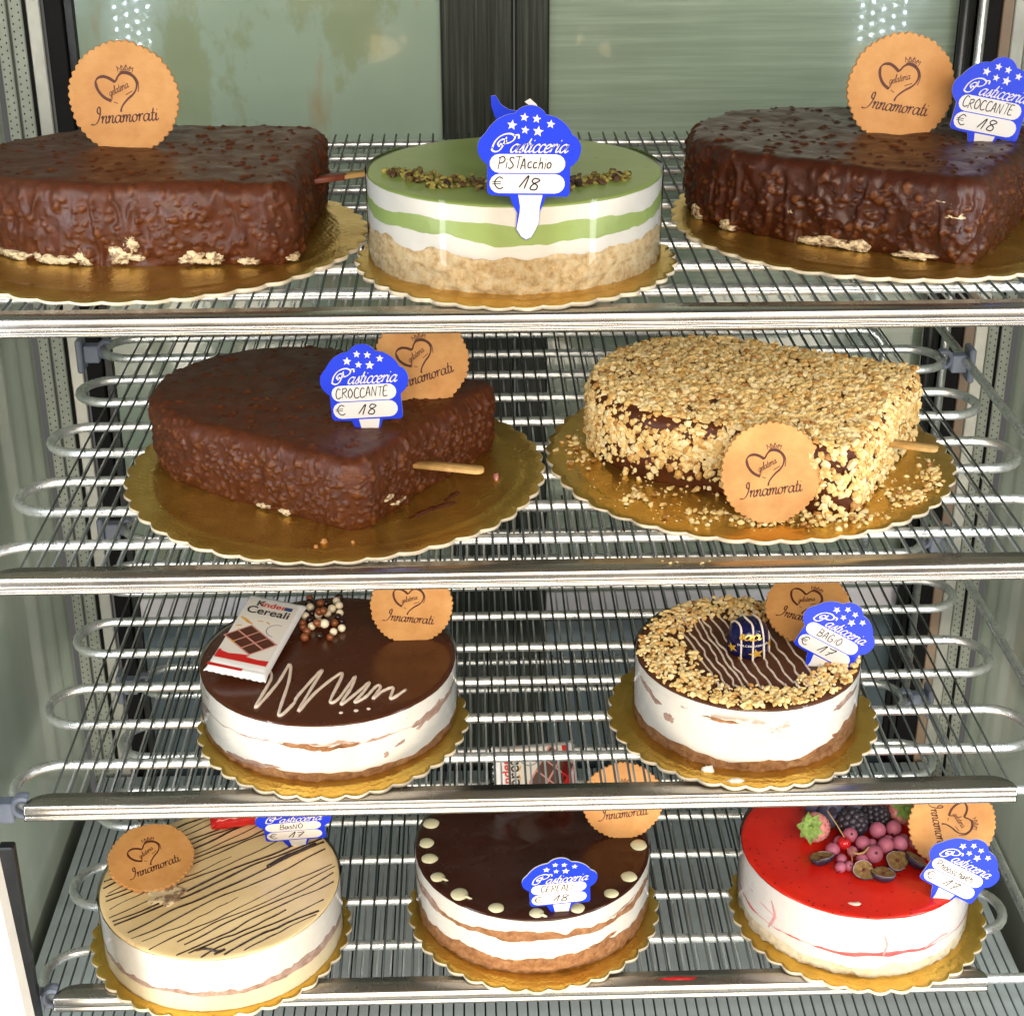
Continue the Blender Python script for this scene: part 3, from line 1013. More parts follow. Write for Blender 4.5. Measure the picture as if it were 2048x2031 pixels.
# ------------------------------------------------------------------ nuts
def nut_meshes(name, mat, k, flat=0.75, seed=0, mean=0.56):
    g = (1 + 5 ** 0.5) / 2
    base = np.array([(-1, g, 0), (1, g, 0), (-1, -g, 0), (1, -g, 0), (0, -1, g), (0, 1, g), (0, -1, -g), (0, 1, -g), (g, 0, -1), (g, 0, 1), (-g, 0, -1), (-g, 0, 1)]) / 1.902
    Fc = [(0, 11, 5), (0, 5, 1), (0, 1, 7), (0, 7, 10), (0, 10, 11), (1, 5, 9), (5, 11, 4), (11, 10, 2), (10, 7, 6), (7, 1, 8), (3, 9, 4), (3, 4, 2), (3, 2, 6), (3, 6, 8), (3, 8, 9),
          (4, 9, 5), (2, 4, 11), (6, 2, 10), (8, 6, 7), (9, 8, 1)]
    r = np.random.default_rng(seed)
    out = []
    for i in range(k):
        v = base * (1 + r.uniform(-0.30, 0.22, (12, 1)))
        v = v * np.array([r.uniform(0.85, 1.35), r.uniform(0.7, 1.1), r.uniform(0.5, 0.9) * flat / 0.75])
        # one flat broken face
        nrm = r.normal(size=3)
        nrm /= np.linalg.norm(nrm)
        d = v @ nrm
        v = v - np.outer(np.maximum(d - r.uniform(0.25, 0.6), 0), nrm)
        me = meshdata(name, v, Fc, mat, False)
        a = me.attributes.new('tint', 'FLOAT', 'POINT')
        a.data.foreach_set('value', [float(np.clip(r.normal(mean, 0.28), 0, 1))] * 12)
        out.append((me, v, Fc))
    return out


def scatter(nuts, items, parent, name, first=300, stuff_name='nut_coating'):
    """items: (pos, normal, size). The first ones are objects of their own, the rest one mesh."""
    V, F, T = [], [], []
    for i, (p, nrm, s) in enumerate(items):
        me, v, Fc = nuts[random.randrange(len(nuts))]
        q = Vector(nrm).to_track_quat('Z', 'Y').to_matrix() @ Matrix.Rotation(random.uniform(0, 6.28), 3, 'Z') @ Matrix.Rotation(random.uniform(-0.6, 0.6), 3, 'X')
        if i < first:
            o = inst(name, me, parent, p, q.to_euler(), (s, s, s))
        else:
            m = np.array(q) * s
            b = len(V)
            V += list(v @ m.T + np.array(p))
            F += [tuple(a + b for a in f) for f in Fc]
            T += [float(np.clip(rng.normal(0.56, 0.30), 0, 1))] * 12
    if V:
        o = obj(stuff_name, V, F, nuts[0][0].materials[0], parent, False)
        a = o.data.attributes.new('tint', 'FLOAT', 'POINT')
        a.data.foreach_set('value', T)
        o['kind'] = 'stuff'
        return o


NUT = nut_meshes('chopped_nut', 'hazelnut', 14, seed=3)
PIS = nut_meshes('pistachio_crumb', 'pistachio', 14, seed=4, mean=0.54)


# ------------------------------------------------------------------ big bar shaped slabs
WID, STR = 0.077, 0.116   # half width, straight length


def slab_outline(N, half=WID, straight=STR, rc=0.016):
    """local: flat end at +X (x = straight/2 + something), round end at -X; returns points and outward normals at equal spacing"""
    seg = []
    xe = straight / 2 + 0.0
    cx = -straight / 2
    pts, nr = [], []
    def push(p, n):
        pts.append(p)
        nr.append(n)
    # start at middle of flat end going counter clockwise (towards +Y)
    for k in range(60):
        push((xe, (half - rc) * k / 60), (1, 0))
    for k in range(20):
        a = math.pi / 2 * k / 20
        push((xe - rc + rc * math.cos(a), half - rc + rc * math.sin(a)), (math.cos(a), math.sin(a)))
    for k in range(60):
        push((xe - rc + (cx - xe + rc) * k / 60, half), (0, 1))
    for k in range(120):
        a = math.pi / 2 + math.pi * k / 120
        push((cx + half * math.cos(a), half * math.sin(a)), (math.cos(a), math.sin(a)))
    for k in range(60):
        push((cx + (xe - rc - cx) * k / 60, -half), (0, -1))
    for k in range(20):
        a = -math.pi / 2 + math.pi / 2 * k / 20
        push((xe - rc + rc * math.cos(a), -half + rc + rc * math.sin(a)), (math.cos(a), math.sin(a)))
    for k in range(61):
        push((xe, -(half - rc) * (1 - k / 60)), (1, 0))
    P, Nn = np.array(pts), np.array(nr)
    L = np.concatenate([[0], np.cumsum(np.linalg.norm(np.diff(P, axis=0), axis=1))])
    t = np.linspace(0, L[-1], N, endpoint=False)
    P2 = np.stack([np.interp(t, L, P[:, i]) for i in range(2)], 1)
    N2 = np.stack([np.interp(t, L, Nn[:, i]) for i in range(2)], 1)
    N2 /= np.linalg.norm(N2, axis=1)[:, None]
    return P2, N2, t, L[-1]


def slab_mesh(name, H, mat, seed, nl=900, lump_h=0.0011, drips=1.0, parent=None, N=720, m=56, nt_=76):
    P, Nn, T, L = slab_outline(N)
    re = 0.0085
    rows, nrm = [], []
    for k in range(m + 1):
        z = (H - re) * k / m
        inset = 0.0018 * math.exp(-z / 0.004)
        rows.append((P - Nn * inset, np.full(N, z)))
        nrm.append(np.concatenate([Nn, np.zeros((N, 1))], 1))
    for k in range(1, 9):
        a = math.pi / 2 * k / 8
        rows.append((P - Nn * re * (1 - math.cos(a)), np.full(N, H - re + re * math.sin(a))))
        nrm.append(np.concatenate([Nn * math.cos(a), np.full((N, 1), math.sin(a))], 1))
    Pin = P - Nn * re
    cx = Pin.mean(0) * 0.3
    for fr in np.linspace(0.98, 0.0, nt_):
        rows.append((cx + (Pin - cx) * max(fr, 0.002), np.full(N, H)))
        nrm.append(np.tile([0, 0, 1.0], (N, 1)))
    V = np.concatenate([np.concatenate([q, z[:, None]], 1) for q, z in rows])
    Nv = np.concatenate(nrm)
    # displacement: wavy sheet, drips on the side, lumps of nut under the chocolate
    r = np.random.default_rng(seed)
    d = 0.0012 * fbm(V * 30 + seed, 3) + 0.0003 * fbm(V * 130 + seed, 3)
    side = 1 - np.clip(Nv[:, 2], 0, 1)
    fold = np.abs(fbm(np.stack([V[:, 0] * 95, V[:, 1] * 95, V[:, 2] * 45], 1) + seed * 2, 2))
    d += drips * side * (0.0016 * (0.5 - np.minimum(fold * 2.2, 1.0)))
    d -= drips * side * 0.0012 * np.clip(1 - V[:, 2] / 0.016, 0, 1) * (0.6 + fbm(V * 120 + 3, 2))
    idx = r.choice(len(V), nl * 5, replace=False)
    w = np.where(Nv[idx, 2] > 0.9, 0.30, 1.0)
    w *= np.where(V[idx, 2] < 0.001, 0.2, 1)
    # rings near the centre of the top are crowded: thin them by their spacing
    rad = np.linalg.norm(V[idx, :2] - cx, axis=1) / 0.09
    w *= np.where(Nv[idx, 2] > 0.99, np.clip(rad, 0.02, 1.0), 1.0)
    idx = idx[r.random(len(idx)) < w][:nl]
    kd = KDTree(len(idx))
    sz = r.uniform(0.0007, 0.0022, len(idx)) * np.where(r.random(len(idx)) < 0.12, 1.5, 1.0)
    for j, q in enumerate(idx):
        kd.insert(V[q], j)
    kd.balance()
    lump = np.zeros(len(V))
    Vw = V + 0.0011 * np.stack([vn(V * 420 + 5), vn(V * 420 + 23), vn(V * 420 + 51)], 1)
    for i, v in enumerate(Vw):
        best = 0.0
        for co, j, dist in kd.find_n(v, 2):
            u = dist / sz[j]
            if u < 1.35:
                b = math.exp(-(u * 1.15) ** 4) * min(1.3, 0.35 + sz[j] / 0.0026 * 0.7)
                if b > best:
                    best = b
        lump[i] = best
    V = V + Nv * (d + lump_h * lump)[:, None]
    V[:, 2] = np.maximum(V[:, 2], 0.0)
    F = []
    for i in range(len(rows) - 1):
        a = i * N + np.arange(N)
        b = i * N + (np.arange(N) + 1) % N
        F += list(zip(a, b, b + N, a + N))
    o = obj(name, V, F, mat, parent)
    at = o.data.attributes.new('lump', 'FLOAT', 'POINT')
    at.data.foreach_set('value', lump.astype(np.float32))
    return o


def side_patch(parent, s0, z0, w, h, mat, name, seed, proud=0.0012):
    """irregular blob on the side wall of a slab, s0 = position along the outline (0..1)"""
    P, Nn, T, L = slab_outline(800)
    r = np.random.default_rng(seed)
    V, F = [], []
    n = 44
    rings = [0.0, 0.35, 0.7, 0.9, 1.0]
    jag = np.clip(1 + 0.55 * wob(np.arange(n) * 2 * math.pi / n, seed * 0.37, 1.6, 5) + 0.07 * r.normal(size=n), 0.3, 1.7)
    for ri in rings[1:]:
        for k in range(n):
            a = 2 * math.pi * k / n
            u = s0 * L + w * ri * jag[k] * math.cos(a)
            zz = max(0.0004, z0 + h * ri * jag[k] * math.sin(a))
            i = int(u / L * 800) % 800
            off = proud * (1 - ri ** 3) - 0.0006 + 0.0005 * r.normal() * (1 if ri < 1 else 0)
            if ri == 1.0:
                off = -0.003
            V.append((P[i, 0] + Nn[i, 0] * off, P[i, 1] + Nn[i, 1] * off, zz))
    i = int(s0 * 800) % 800
    V.append((P[i, 0] + Nn[i, 0] * proud, P[i, 1] + Nn[i, 1] * proud, z0))
    c = len(V) - 1
    for k in range(n):
        F.append((c, k, (k + 1) % n))
    for q in range(len(rings) - 2):
        for k in range(n):
            k2 = (k + 1) % n
            F.append((q * n + k, (q + 1) * n + k, (q + 1) * n + k2, q * n + k2))
    return obj(name, V, F, mat, parent)


def stick_mesh(L, w=0.0042, t=0.0011):
    V, F = [], []
    out = [(0, -w), (L - w, -w)] + [(L - w + w * math.sin(R_(a)), -w * math.cos(R_(a))) for a in range(20, 161, 20)] + [(L - w, w), (0, w)]
    n = len(out)
    for z, k in ((-t, 1.0), (-t * 0.8, 1.0), (t * 0.8, 1.0), (t, 0.96)):
        for (x, y) in out:
            V.append((x, y * k, z))
    for i in range(3):
        for k in range(n):
            k2 = (k + 1) % n
            F.append((i * n + k, i * n + k2, (i + 1) * n + k2, (i + 1) * n + k))
    F.append(tuple(range(n - 1, -1, -1)))
    F.append(tuple(3 * n + k for k in range(n)))
    return V, F


def slab(name, s, c_round, ang, H, mat, label, seed, nl, drips, patches, stick=None, lump_h=0.0013, size=1.0):
    """c_round: centre of the round end, ang: direction of the flat end (degrees)"""
    a = R_(ang)
    cx = c_round[0] + math.cos(a) * STR / 2
    cy = c_round[1] + math.sin(a) * STR / 2
    e = empty(name, (cx, cy, RAILZ[s] + BT), label, 'cake')
    e.rotation_euler = (0, 0, a)
    e.scale = (size, size, size)
    slab_mesh('chocolate_coating', H, mat, seed, nl, lump_h, drips, e, *((300, 24, 30) if nl < 300 else ()))
    for k, (s0, z0, w, h) in enumerate(patches):
        side_patch(e, s0, z0, w, h, 'filling', 'filling_patch', seed * 10 + k)
    if stick:
        x0, y0, z0, L, m, dirz, tilt = stick
        o = obj('stick', *stick_mesh(L), m, e)
        o.location = (STR / 2 - 0.012 + x0, y0, z0)
        o.rotation_euler = (0, tilt, dirz)
        if m == 'wood_stained':
            o.data.materials[0] = M['wood_stick']
            obj('chocolate_smear', *[[(v[0], v[1] * 1.08, v[2] * 1.35) for v in stick_mesh(0.033)[0]], stick_mesh(0.033)[1]], 'wood_stained', o)
    return e


slab1 = slab('chocolate_slab', 0, (-0.2400, 0.1600), -3, 0.0445, 'choc_coat', 'lumpy chocolate coated slab cake at upper left', 21, 1000, 1.3, [
    (0.795, 0.004, 0.007, 0.0035), (0.815, 0.0045, 0.005, 0.004), (0.79, 0.0035, 0.004, 0.0025), (0.742, 0.0135, 0.0045, 0.0065), (0.735, 0.005, 0.008, 0.0045), (0.70, 0.004, 0.005, 0.0055),
    (0.677, 0.003, 0.010, 0.0030), (0.66, 0.0035, 0.006, 0.003), (0.625, 0.003, 0.012, 0.0024), (0.845, 0.003, 0.006, 0.002), (0.89, 0.003, 0.006, 0.002)],
    (0.0, 0.004, 0.026, 0.050, 'wood_stained', 0.55, 0.0), size=1.05)
slab3 = slab('chocolate_slab', 0, (0.1960, 0.1890), -32, 0.0450, 'choc_coat_dark', 'dark lumpy chocolate slab cake at upper right', 33, 1400, 1.2, [
    (0.560, 0.022, 0.0045, 0.008), (0.548, 0.010, 0.004, 0.006), (0.605, 0.005, 0.006, 0.0045), (0.655, 0.003, 0.006, 0.0025), (0.74, 0.0025, 0.008, 0.002), (0.762, 0.003, 0.012, 0.0025),
    (0.785, 0.003, 0.006, 0.0035), (0.835, 0.0025, 0.009, 0.002), (0.855, 0.033, 0.006, 0.0013), (0.862, 0.026, 0.007, 0.0022), (0.72, 0.017, 0.0045, 0.0012)], size=1.08)
slab4 = slab('chocolate_slab', 1, (-0.1510, 0.1690), -33, 0.0430, 'choc_coat', 'chocolate coated slab cake with a bare wooden stick in its flat end', 45, 2000, 0.55, [
    (0.775, 0.0025, 0.005, 0.002), (0.80, 0.0025, 0.004, 0.0018), (0.925, 0.012, 0.006, 0.0016), (0.94, 0.006, 0.007, 0.0012)],
    (0.004, -0.020, 0.022, 0.048, 'wood_stick', 0.30, 0.0), size=1.05)
nuts5 = slab('nut_crusted_slab', 1, (0.1300, 0.1720), -29, 0.0440, 'choc_coat', 'slab cake crusted all over with chopped hazelnuts', 57, 200, 0.6, [],
             (0.006, -0.003, 0.022, 0.036, 'wood_stick', 0.12, 0.0), size=1.03)

# chopped nuts over the crusted slab
P, Nn, T, L = slab_outline(1200)
items = []
rr = np.random.default_rng(5)
Hn = 0.0440
a5 = R_(-29)
for _ in range(13000):
    if rr.random() < 0.56:
        q = np.array([rr.uniform(-0.137, 0.060), rr.uniform(-0.079, 0.079)])
        u = Vector((q[0], q[1]))
        inside = (-STR / 2 <= q[0] <= STR / 2 - 0.003 and abs(q[1]) < WID - 0.004) or (np.hypot(q[0] + STR / 2, q[1]) < WID - 0.003)
        if not inside:
            continue
        items.append(((q[0], q[1], Hn + rr.uniform(0.0, 0.0016)), (rr.normal() * 0.25, rr.normal() * 0.25, 1), 0.0010 + 0.0024 * rr.random() ** 1.5))
    else:
        i = rr.integers(0, 1200)
        z = Hn * rr.random() ** 0.8
        nx, ny = Nn[i]
        # the side thins out towards the bottom of the round front, and a bare ridge runs down the corner
        s = i / 1200
        if 0.62 < s < 0.80 and z < 0.013 and rr.random() < 0.75:
            continue
        if 0.866 < s < 0.888 and rr.random() < 0.62:
            continue
        if 0.80 < s < 0.86 and z < 0.016 and rr.random() < 0.5:
            continue
        if (s > 0.9 or s < 0.1) and rr.random() < 0.12:
            continue
        zz = z
        off = rr.uniform(0.0002, 0.0014)
        if z > Hn - 0.011:
            k = (z - (Hn - 0.011)) / 0.011
            off -= 0.011 * (1 - math.sqrt(max(0, 1 - k * k)))
        items.append(((P[i, 0] + nx * off, P[i, 1] + ny * off, zz), (nx, ny, 0.25 if z < 0.033 else 0.9), 0.0010 + 0.0024 * rr.random() ** 1.5))
# the ones nearest the viewer become objects of their own
vd = np.array([math.sin(a5) * 0.9 * -1, -math.cos(a5) * 0.9])
items.sort(key=lambda it: (it[0][1] - 0.4 * it[0][0] - 0.5 * it[0][2]) + rr.uniform(0, 0.08))
scatter(NUT, items, nuts5, 'chopped_nut', 280, 'nut_coating')

# loose nuts on the board and the rail
loose = []
bx, by, bz = 0.1519, 0.1533, RAILZ[1] + BT
zones = [(0.135, 0.053, 0.035, 0.010, 46), (0.190, 0.048, 0.035, 0.010, 60), (0.242, 0.075, 0.014, 0.016, 60), (0.262, 0.105, 0.009, 0.018, 40), (0.038, 0.155, 0.010, 0.030, 26), (0.078, 0.085, 0.020, 0.012, 22)]
cnt = 0
zlab = ['loose nut bit on the gold board in front of the leaning round card', 'loose nut bit on the gold board just right of the leaning round card', 'loose nut bit piled on the right front of the gold board',
        'loose nut bit on the gold board beside the wooden stick', 'loose nut bit on the left edge of the nut strewn board', 'loose nut bit on the board at the left front of the nut slab']
for zi, (x, y, sx, sy, n) in enumerate(zones):
    for _ in range(n):
        q = (rng.normal(x, sx * 0.6), rng.normal(y, sy * 0.6))
        if math.hypot(q[0] - bx, q[1] - by) > 0.126:
            continue
        me, v, fc = NUT[rng.integers(0, len(NUT))]
        s = rng.uniform(0.0014, 0.0027)
        o = inst('loose_nut', me, None, (q[0], q[1], bz + s * 0.55), (rng.uniform(-0.4, 0.4), rng.uniform(-0.4, 0.4), rng.uniform(0, 6.3)), (s, s, s))
        tag(o, zlab[zi], 'nut', 'loose nut bits: ' + zlab[zi][14:])
        cnt += 1
for (x, y, s) in ((0.083, 0.001, 0.0016), (0.087, 0.002, 0.0012), (0.101, 0.0, 0.0013), (0.079, 0.004, 0.0009), (0.106, 0.003, 0.0009)):
    o = inst('loose_nut', NUT[int(x * 1000) % 14][0], None, (x, y, RAILZ[1] + 0.011 + s * 0.5), (0.2, 0.3, x * 90), (s, s, s))
    tag(o, 'tiny nut crumb on the steel rail of the second shelf', 'nut', 'nut crumbs on the rail')
V, F, T_ = [], [], []
for _ in range(520):
    a = rng.choice(len(zones), p=[0.25, 0.2, 0.2, 0.1, 0.1, 0.15])
    x, y, sx, sy, n = zones[a]
    q = (rng.normal(x, sx), rng.normal(y + 0.006, sy))
    if math.hypot(q[0] - bx, q[1] - by) > 0.124:
        continue
    me, v, fc = NUT[rng.integers(0, len(NUT))]
    s = rng.uniform(0.0003, 0.0008)
    b = len(V)
    V += list(v * s + np.array([q[0], q[1], bz + s * 0.5]))
    F += [tuple(i + b for i in f) for f in fc]
    T_ += [float(rng.uniform(0.3, 1))] * 12
o = obj('nut_crumbs', V, F, 'hazelnut', None, False)
o.data.attributes.new('tint', 'FLOAT', 'POINT').data.foreach_set('value', T_)
tag(o, 'fine nut crumbs dusting the gold board', 'crumbs', kind='stuff')

# nuts ringing the hazelnut cake
items = []
for _ in range(1900):
    a = rng.uniform(0, 2 * math.pi)
    aw = a if a < math.pi else a - 2 * math.pi
    inner = 0.040 + 0.005 * math.sin(3 * a + 1) + 0.003 * math.sin(7 * a)
    if -2.2 < aw < -0.5:
        inner = 0.046 + 0.003 * math.sin(9 * a)
    if -0.2 < aw < 1.1:
        inner = 0.060
    r = rng.uniform(inner, 0.0700)
    if rng.random() > 0.25 + 0.75 * (r - inner) / (0.070 - inner) * 2.4:
        continue
    items.append(((r * math.cos(a), r * math.sin(a), 0.0443 + rng.uniform(0.0008, 0.0026)), (rng.normal() * 0.3, rng.normal() * 0.3, 1), 0.0010 + 0.0018 * rng.random() ** 1.3))
items.sort(key=lambda it: it[0][1])
scatter(NUT, items, bac, 'chopped_nut', 290, 'nut_ring')

# pistachio crumbs in a curved band along the front
items = []
for side, n in ((-1, 190), (1, 108)):
    for _ in range(n):
        t_ = rng.random()
        if side < 0:
            bx_, by_ = -0.072 + 0.070 * t_, -0.009 - 0.038 * math.sin(t_ * 1.5)
            w = 0.005 + 0.004 * math.sin(t_ * 3)
        else:
            bx_, by_ = 0.026 + 0.036 * t_, -0.043 + 0.020 * t_
            w = 0.006
        items.append(((bx_ + rng.normal() * 0.003, by_ + rng.normal() * w * 0.8, 0.0487 + rng.uniform(0.0004, 0.0026)), (rng.normal() * 0.4, rng.normal() * 0.4, 1), rng.uniform(0.0013, 0.0026)))
scatter(PIS, items, pist, 'pistachio_crumb', 400)
# ------------------------------------------------------------------ lettering by pen strokes
SCRIPT = {
    'a': ([[(.78, .82), (.52, 1.0), (.22, .86), (.05, .45), (.14, .08), (.38, .0), (.66, .35), (.82, .95)], [(.86, 1.0), (.74, .4), (.78, .06), (.92, .0), (1.12, .24)]], 1.02),
    'n': ([[(.0, .70), (.14, 1.0), (.20, .85), (.08, .0)], [(.14, .42), (.36, .86), (.58, 1.0), (.66, .82), (.56, .28), (.64, .0), (.80, .06), (.94, .28)]], .90),
    'm': ([[(.0, .70), (.14, 1.0), (.20, .85), (.08, .0)], [(.14, .42), (.34, .86), (.52, 1.0), (.60, .82), (.50, .0)], [(.56, .42), (.76, .86), (.96, 1.0), (1.04, .82), (.94, .28), (1.02, .0), (1.18, .06), (1.30, .28)]], 1.28),
    'o': ([[(.42, 1.0), (.14, .80), (.05, .38), (.20, .02), (.50, .08), (.68, .50), (.60, .90), (.42, 1.0)], [(.58, .92), (.80, .80), (.92, .86)]], .84),
    'r': ([[(.0, .70), (.14, 1.0), (.22, .85), (.10, .0)], [(.16, .45), (.34, .88), (.54, 1.02), (.64, .86)]], .68),
    't': ([[(.34, 1.75), (.18, .45), (.24, .04), (.42, .0), (.60, .24)], [(.02, 1.05), (.30, 1.04), (.56, 1.10)]], .58),
    'i': ([[(.02, .70), (.16, 1.0), (.10, .30), (.18, .02), (.34, .06), (.50, .28)], [(.22, 1.42), (.27, 1.56)]], .48),
    's': ([[(.0, .10), (.24, .55), (.40, 1.08), (.42, .70), (.50, .30), (.36, .0), (.10, .06)], [(.36, .0), (.56, .10), (.68, .28)]], .64),
    'c': ([[(.62, .80), (.52, 1.0), (.22, .90), (.05, .45), (.18, .04), (.46, .0), (.74, .28)]], .70),
    'e': ([[(.08, .42), (.46, .56), (.60, .84), (.42, 1.0), (.16, .82), (.05, .40), (.18, .03), (.48, .0), (.76, .28)]], .72),
    'l': ([[(.04, .28), (.34, 1.2), (.46, 1.85), (.32, 2.0), (.20, 1.4), (.16, .30), (.26, .0), (.46, .22)]], .46),
    'g': ([[(.78, .82), (.52, 1.0), (.22, .86), (.05, .45), (.14, .08), (.38, .0), (.66, .35), (.82, .95)], [(.86, 1.0), (.74, .1), (.58, -.70), (.28, -.92), (.12, -.62), (.50, -.20), (1.08, .20)]], 1.0),
    'I': ([[(.92, 1.30), (.62, 1.50), (.58, 1.95), (.78, 2.30), (.96, 2.05), (.94, 1.30), (.72, .50), (.40, .02), (.0, -.12), (-.34, -.02)]], 1.10),
    'P': ([[(1.35, 2.00), (1.12, 1.2), (.85, .40), (.50, -.05), (.05, -.15), (-.32, .12), (-.20, .48)],
           [(-.30, .30), (-.10, 1.15), (.40, 1.95), (1.10, 2.40), (1.85, 2.45), (2.35, 2.05), (2.15, 1.45), (1.55, 1.10), (1.20, 1.25)],
           [(.60, .55), (.35, 1.05), (.75, 1.60), (1.25, 1.55), (1.30, 1.15), (.95, .85), (.62, 1.02)], [(2.20, 2.20), (2.75, 2.30), (2.85, 1.75)]], 2.3),
}
HAND = {
    'P': ([[(.05, 0), (.12, 1)], [(.0, .92), (.36, 1.05), (.52, .80), (.36, .55), (.08, .50)]], .62),
    'i': ([[(.10, .0), (.13, .55)], [(.15, .74), (.16, .80)]], .26), 'S': ([[(.46, .9), (.20, 1), (.08, .80), (.30, .50), (.42, .25), (.20, .02), (0, .10)]], .56),
    'T': ([[(0, 1), (.50, 1.02)], [(.28, 1), (.22, 0)]], .50), 'A': ([[(0, 0), (.22, 1), (.42, 0)], [(.08, .35), (.36, .38)]], .54),
    'e': ([[(.05, .30), (.34, .38), (.25, .60), (.06, .42), (.10, .08), (.40, .10)]], .46), 'c': ([[(.36, .55), (.12, .52), (.05, .25), (.15, .03), (.40, .12)]], .46),
    'h': ([[(.06, 0), (.12, 1)], [(.08, .35), (.25, .56), (.34, .40), (.34, 0)]], .46), 'o': ([[(.2, .56), (.03, .35), (.10, .03), (.32, .08), (.36, .40), (.2, .56)]], .46),
    'C': ([[(.46, .9), (.2, 1), (.03, .6), (.08, .12), (.3, 0), (.52, .15)]], .58), 'R': ([[(.05, 0), (.10, 1)], [(.02, .95), (.38, 1.0), (.42, .72), (.12, .50)], [(.15, .5), (.52, 0)]], .60),
    'O': ([[(.25, 1), (.04, .6), (.1, .08), (.35, .05), (.48, .5), (.25, 1)]], .60), 'N': ([[(.03, 0), (.08, 1)], [(.08, 1), (.40, 0)], [(.40, 0), (.48, 1)]], .62),
    'E': ([[(.44, 1), (.10, .95), (.05, .05), (.44, .02)], [(.06, .5), (.36, .52)]], .52), 'B': ([[(.05, 0), (.08, 1)], [(.02, 1), (.38, .95), (.35, .60), (.10, .52), (.46, .44), (.42, .08), (.03, 0)]], .60),
    'L': ([[(.08, 1), (.05, .03), (.06, .0), (.40, .02)]], .50), 'I': ([[(.08, 0), (.10, .9)]], .24), 'G': ([[(.46, .88), (.2, 1), (.03, .55), (.12, .05), (.40, .05), (.46, .42), (.20, .44)]], .60),
    's': ([[(.34, .52), (.15, .56), (.10, .40), (.30, .22), (.22, .02), (.02, .06)]], .42), 'l': ([[(.08, 1), (.05, 0), (.2, .02)]], .28), 'a': ([[(.34, .50), (.1, .52), (.04, .2), (.16, .0), (.34, .45), (.36, .0)]], .46),
    '1': ([[(.0, .10), (.34, 1.0), (.26, .0)]], .50), '8': ([[(.44, .88), (.18, .96), (.10, .68), (.40, .36), (.36, .03), (.08, .08), (.14, .42), (.44, .74), (.44, .88)]], .54),
    '7': ([[(.02, .92), (.24, .90), (.48, .96), (.30, .45), (.15, 0)], [(.12, .46), (.42, .52)]], .54),
    '€': ([[(.52, .86), (.32, 1), (.10, .70), (.10, .30), (.32, 0), (.54, .14)], [(-.06, .60), (.42, .62)], [(-.06, .42), (.40, .44)]], .6), ' ': ([], .4),
}


def ribbon(strokes, w, nib=None, xf=None):
    """flat pen strokes in the local XZ plane facing -Y"""
    V, F = [], []
    for st in strokes:
        c = crom(st, 6) if len(st) > 2 else np.array(st, float)
        if xf is not None:
            c = np.array([xf(*q) for q in c])
        T = np.gradient(c, axis=0)
        T /= np.linalg.norm(T, axis=1)[:, None] + 1e-9
        b = len(V)
        n = len(c)
        for i in range(n):
            ww = w
            if nib is not None:
                ang = math.atan2(T[i][1], T[i][0])
                ww = w * (nib[1] + (1 - nib[1]) * abs(math.sin(ang - nib[0])))
            if i in (0, n - 1):
                ww *= 0.7
            V.append((c[i][0] - T[i][1] * ww / 2, 0, c[i][1] + T[i][0] * ww / 2))
            V.append((c[i][0] + T[i][1] * ww / 2, 0, c[i][1] - T[i][0] * ww / 2))
        for i in range(n - 1):
            F.append((b + 2 * i + 1, b + 2 * i + 3, b + 2 * i + 2, b + 2 * i))
    return V, F


def write(text, font, size, width=None, slant=0.0, pen=0.12, nib=None, jitter=0.0, seed=0, loc=(0, 0), rot=0.0, space=0.0):
    r = random.Random(seed)
    st, x = [], 0.0
    for ch in text:
        g, adv = font[ch]
        dy = r.uniform(-jitter, jitter)
        sc = 1 + r.uniform(-jitter, jitter)
        for s in g:
            st.append([(x + px * sc, py * sc + dy) for px, py in s])
        x += adv + space
    k = size
    kx = width / x if width else size
    ca, sa = math.cos(rot), math.sin(rot)

    def xf(px, py):
        X, Z = px * kx + py * slant * k, py * k
        return (loc[0] + X * ca - Z * sa, loc[1] + X * sa + Z * ca)
    return ribbon(st, pen * size, nib, xf)


def fan(pts, y):
    return [(p[0], y, p[1]) for p in pts], [tuple(range(len(pts)))]


def plate(pts, y0, y1):
    """solid plate: outline pts (x,z) counter clockwise seen from the front; front face at y0"""
    n = len(pts)
    V = [(x, y0, z) for x, z in pts] + [(x, y1, z) for x, z in pts]
    front = [tuple(range(n))]
    back = [tuple(range(2 * n - 1, n - 1, -1))]
    sides = [(i, n + i, n + (i + 1) % n, (i + 1) % n) for i in range(n)]
    return V, front, back, sides


def twotone_plate(name, pts, y0, y1, mf, ms, parent):
    V, fr, bk, sd = plate(pts, y0, y1)
    me = bpy.data.meshes.new(name)
    me.from_pydata(V, [], fr + bk + sd)
    me.materials.append(M[mf])
    me.materials.append(M[ms])
    for i in range(2, len(me.polygons)):
        me.polygons[i].material_index = 1
    o = bpy.data.objects.new(name, me)
    return link(o, parent)


def pill(x0, x1, z0, z1, n=8, tilt=0.0):
    r = (z1 - z0) / 2
    cz = (z0 + z1) / 2
    pts = [(x1 - r + r * math.cos(R_(a)), cz + r * math.sin(R_(a))) for a in np.linspace(-90, 90, n)] + \
          [(x0 + r + r * math.cos(R_(a)), cz + r * math.sin(R_(a))) for a in np.linspace(90, 270, n)]
    return pts


def star(cx, cz, r, rot=0.0, k=0.45):
    return [(cx + (r if i % 2 == 0 else r * k) * math.cos(R_(90 + rot + i * 36)), cz + (r if i % 2 == 0 else r * k) * math.sin(R_(90 + rot + i * 36))) for i in range(10)]


U = 0.053 / 1205


def tp(x, y):
    return ((x - 690) * U, (1480 - y) * U)


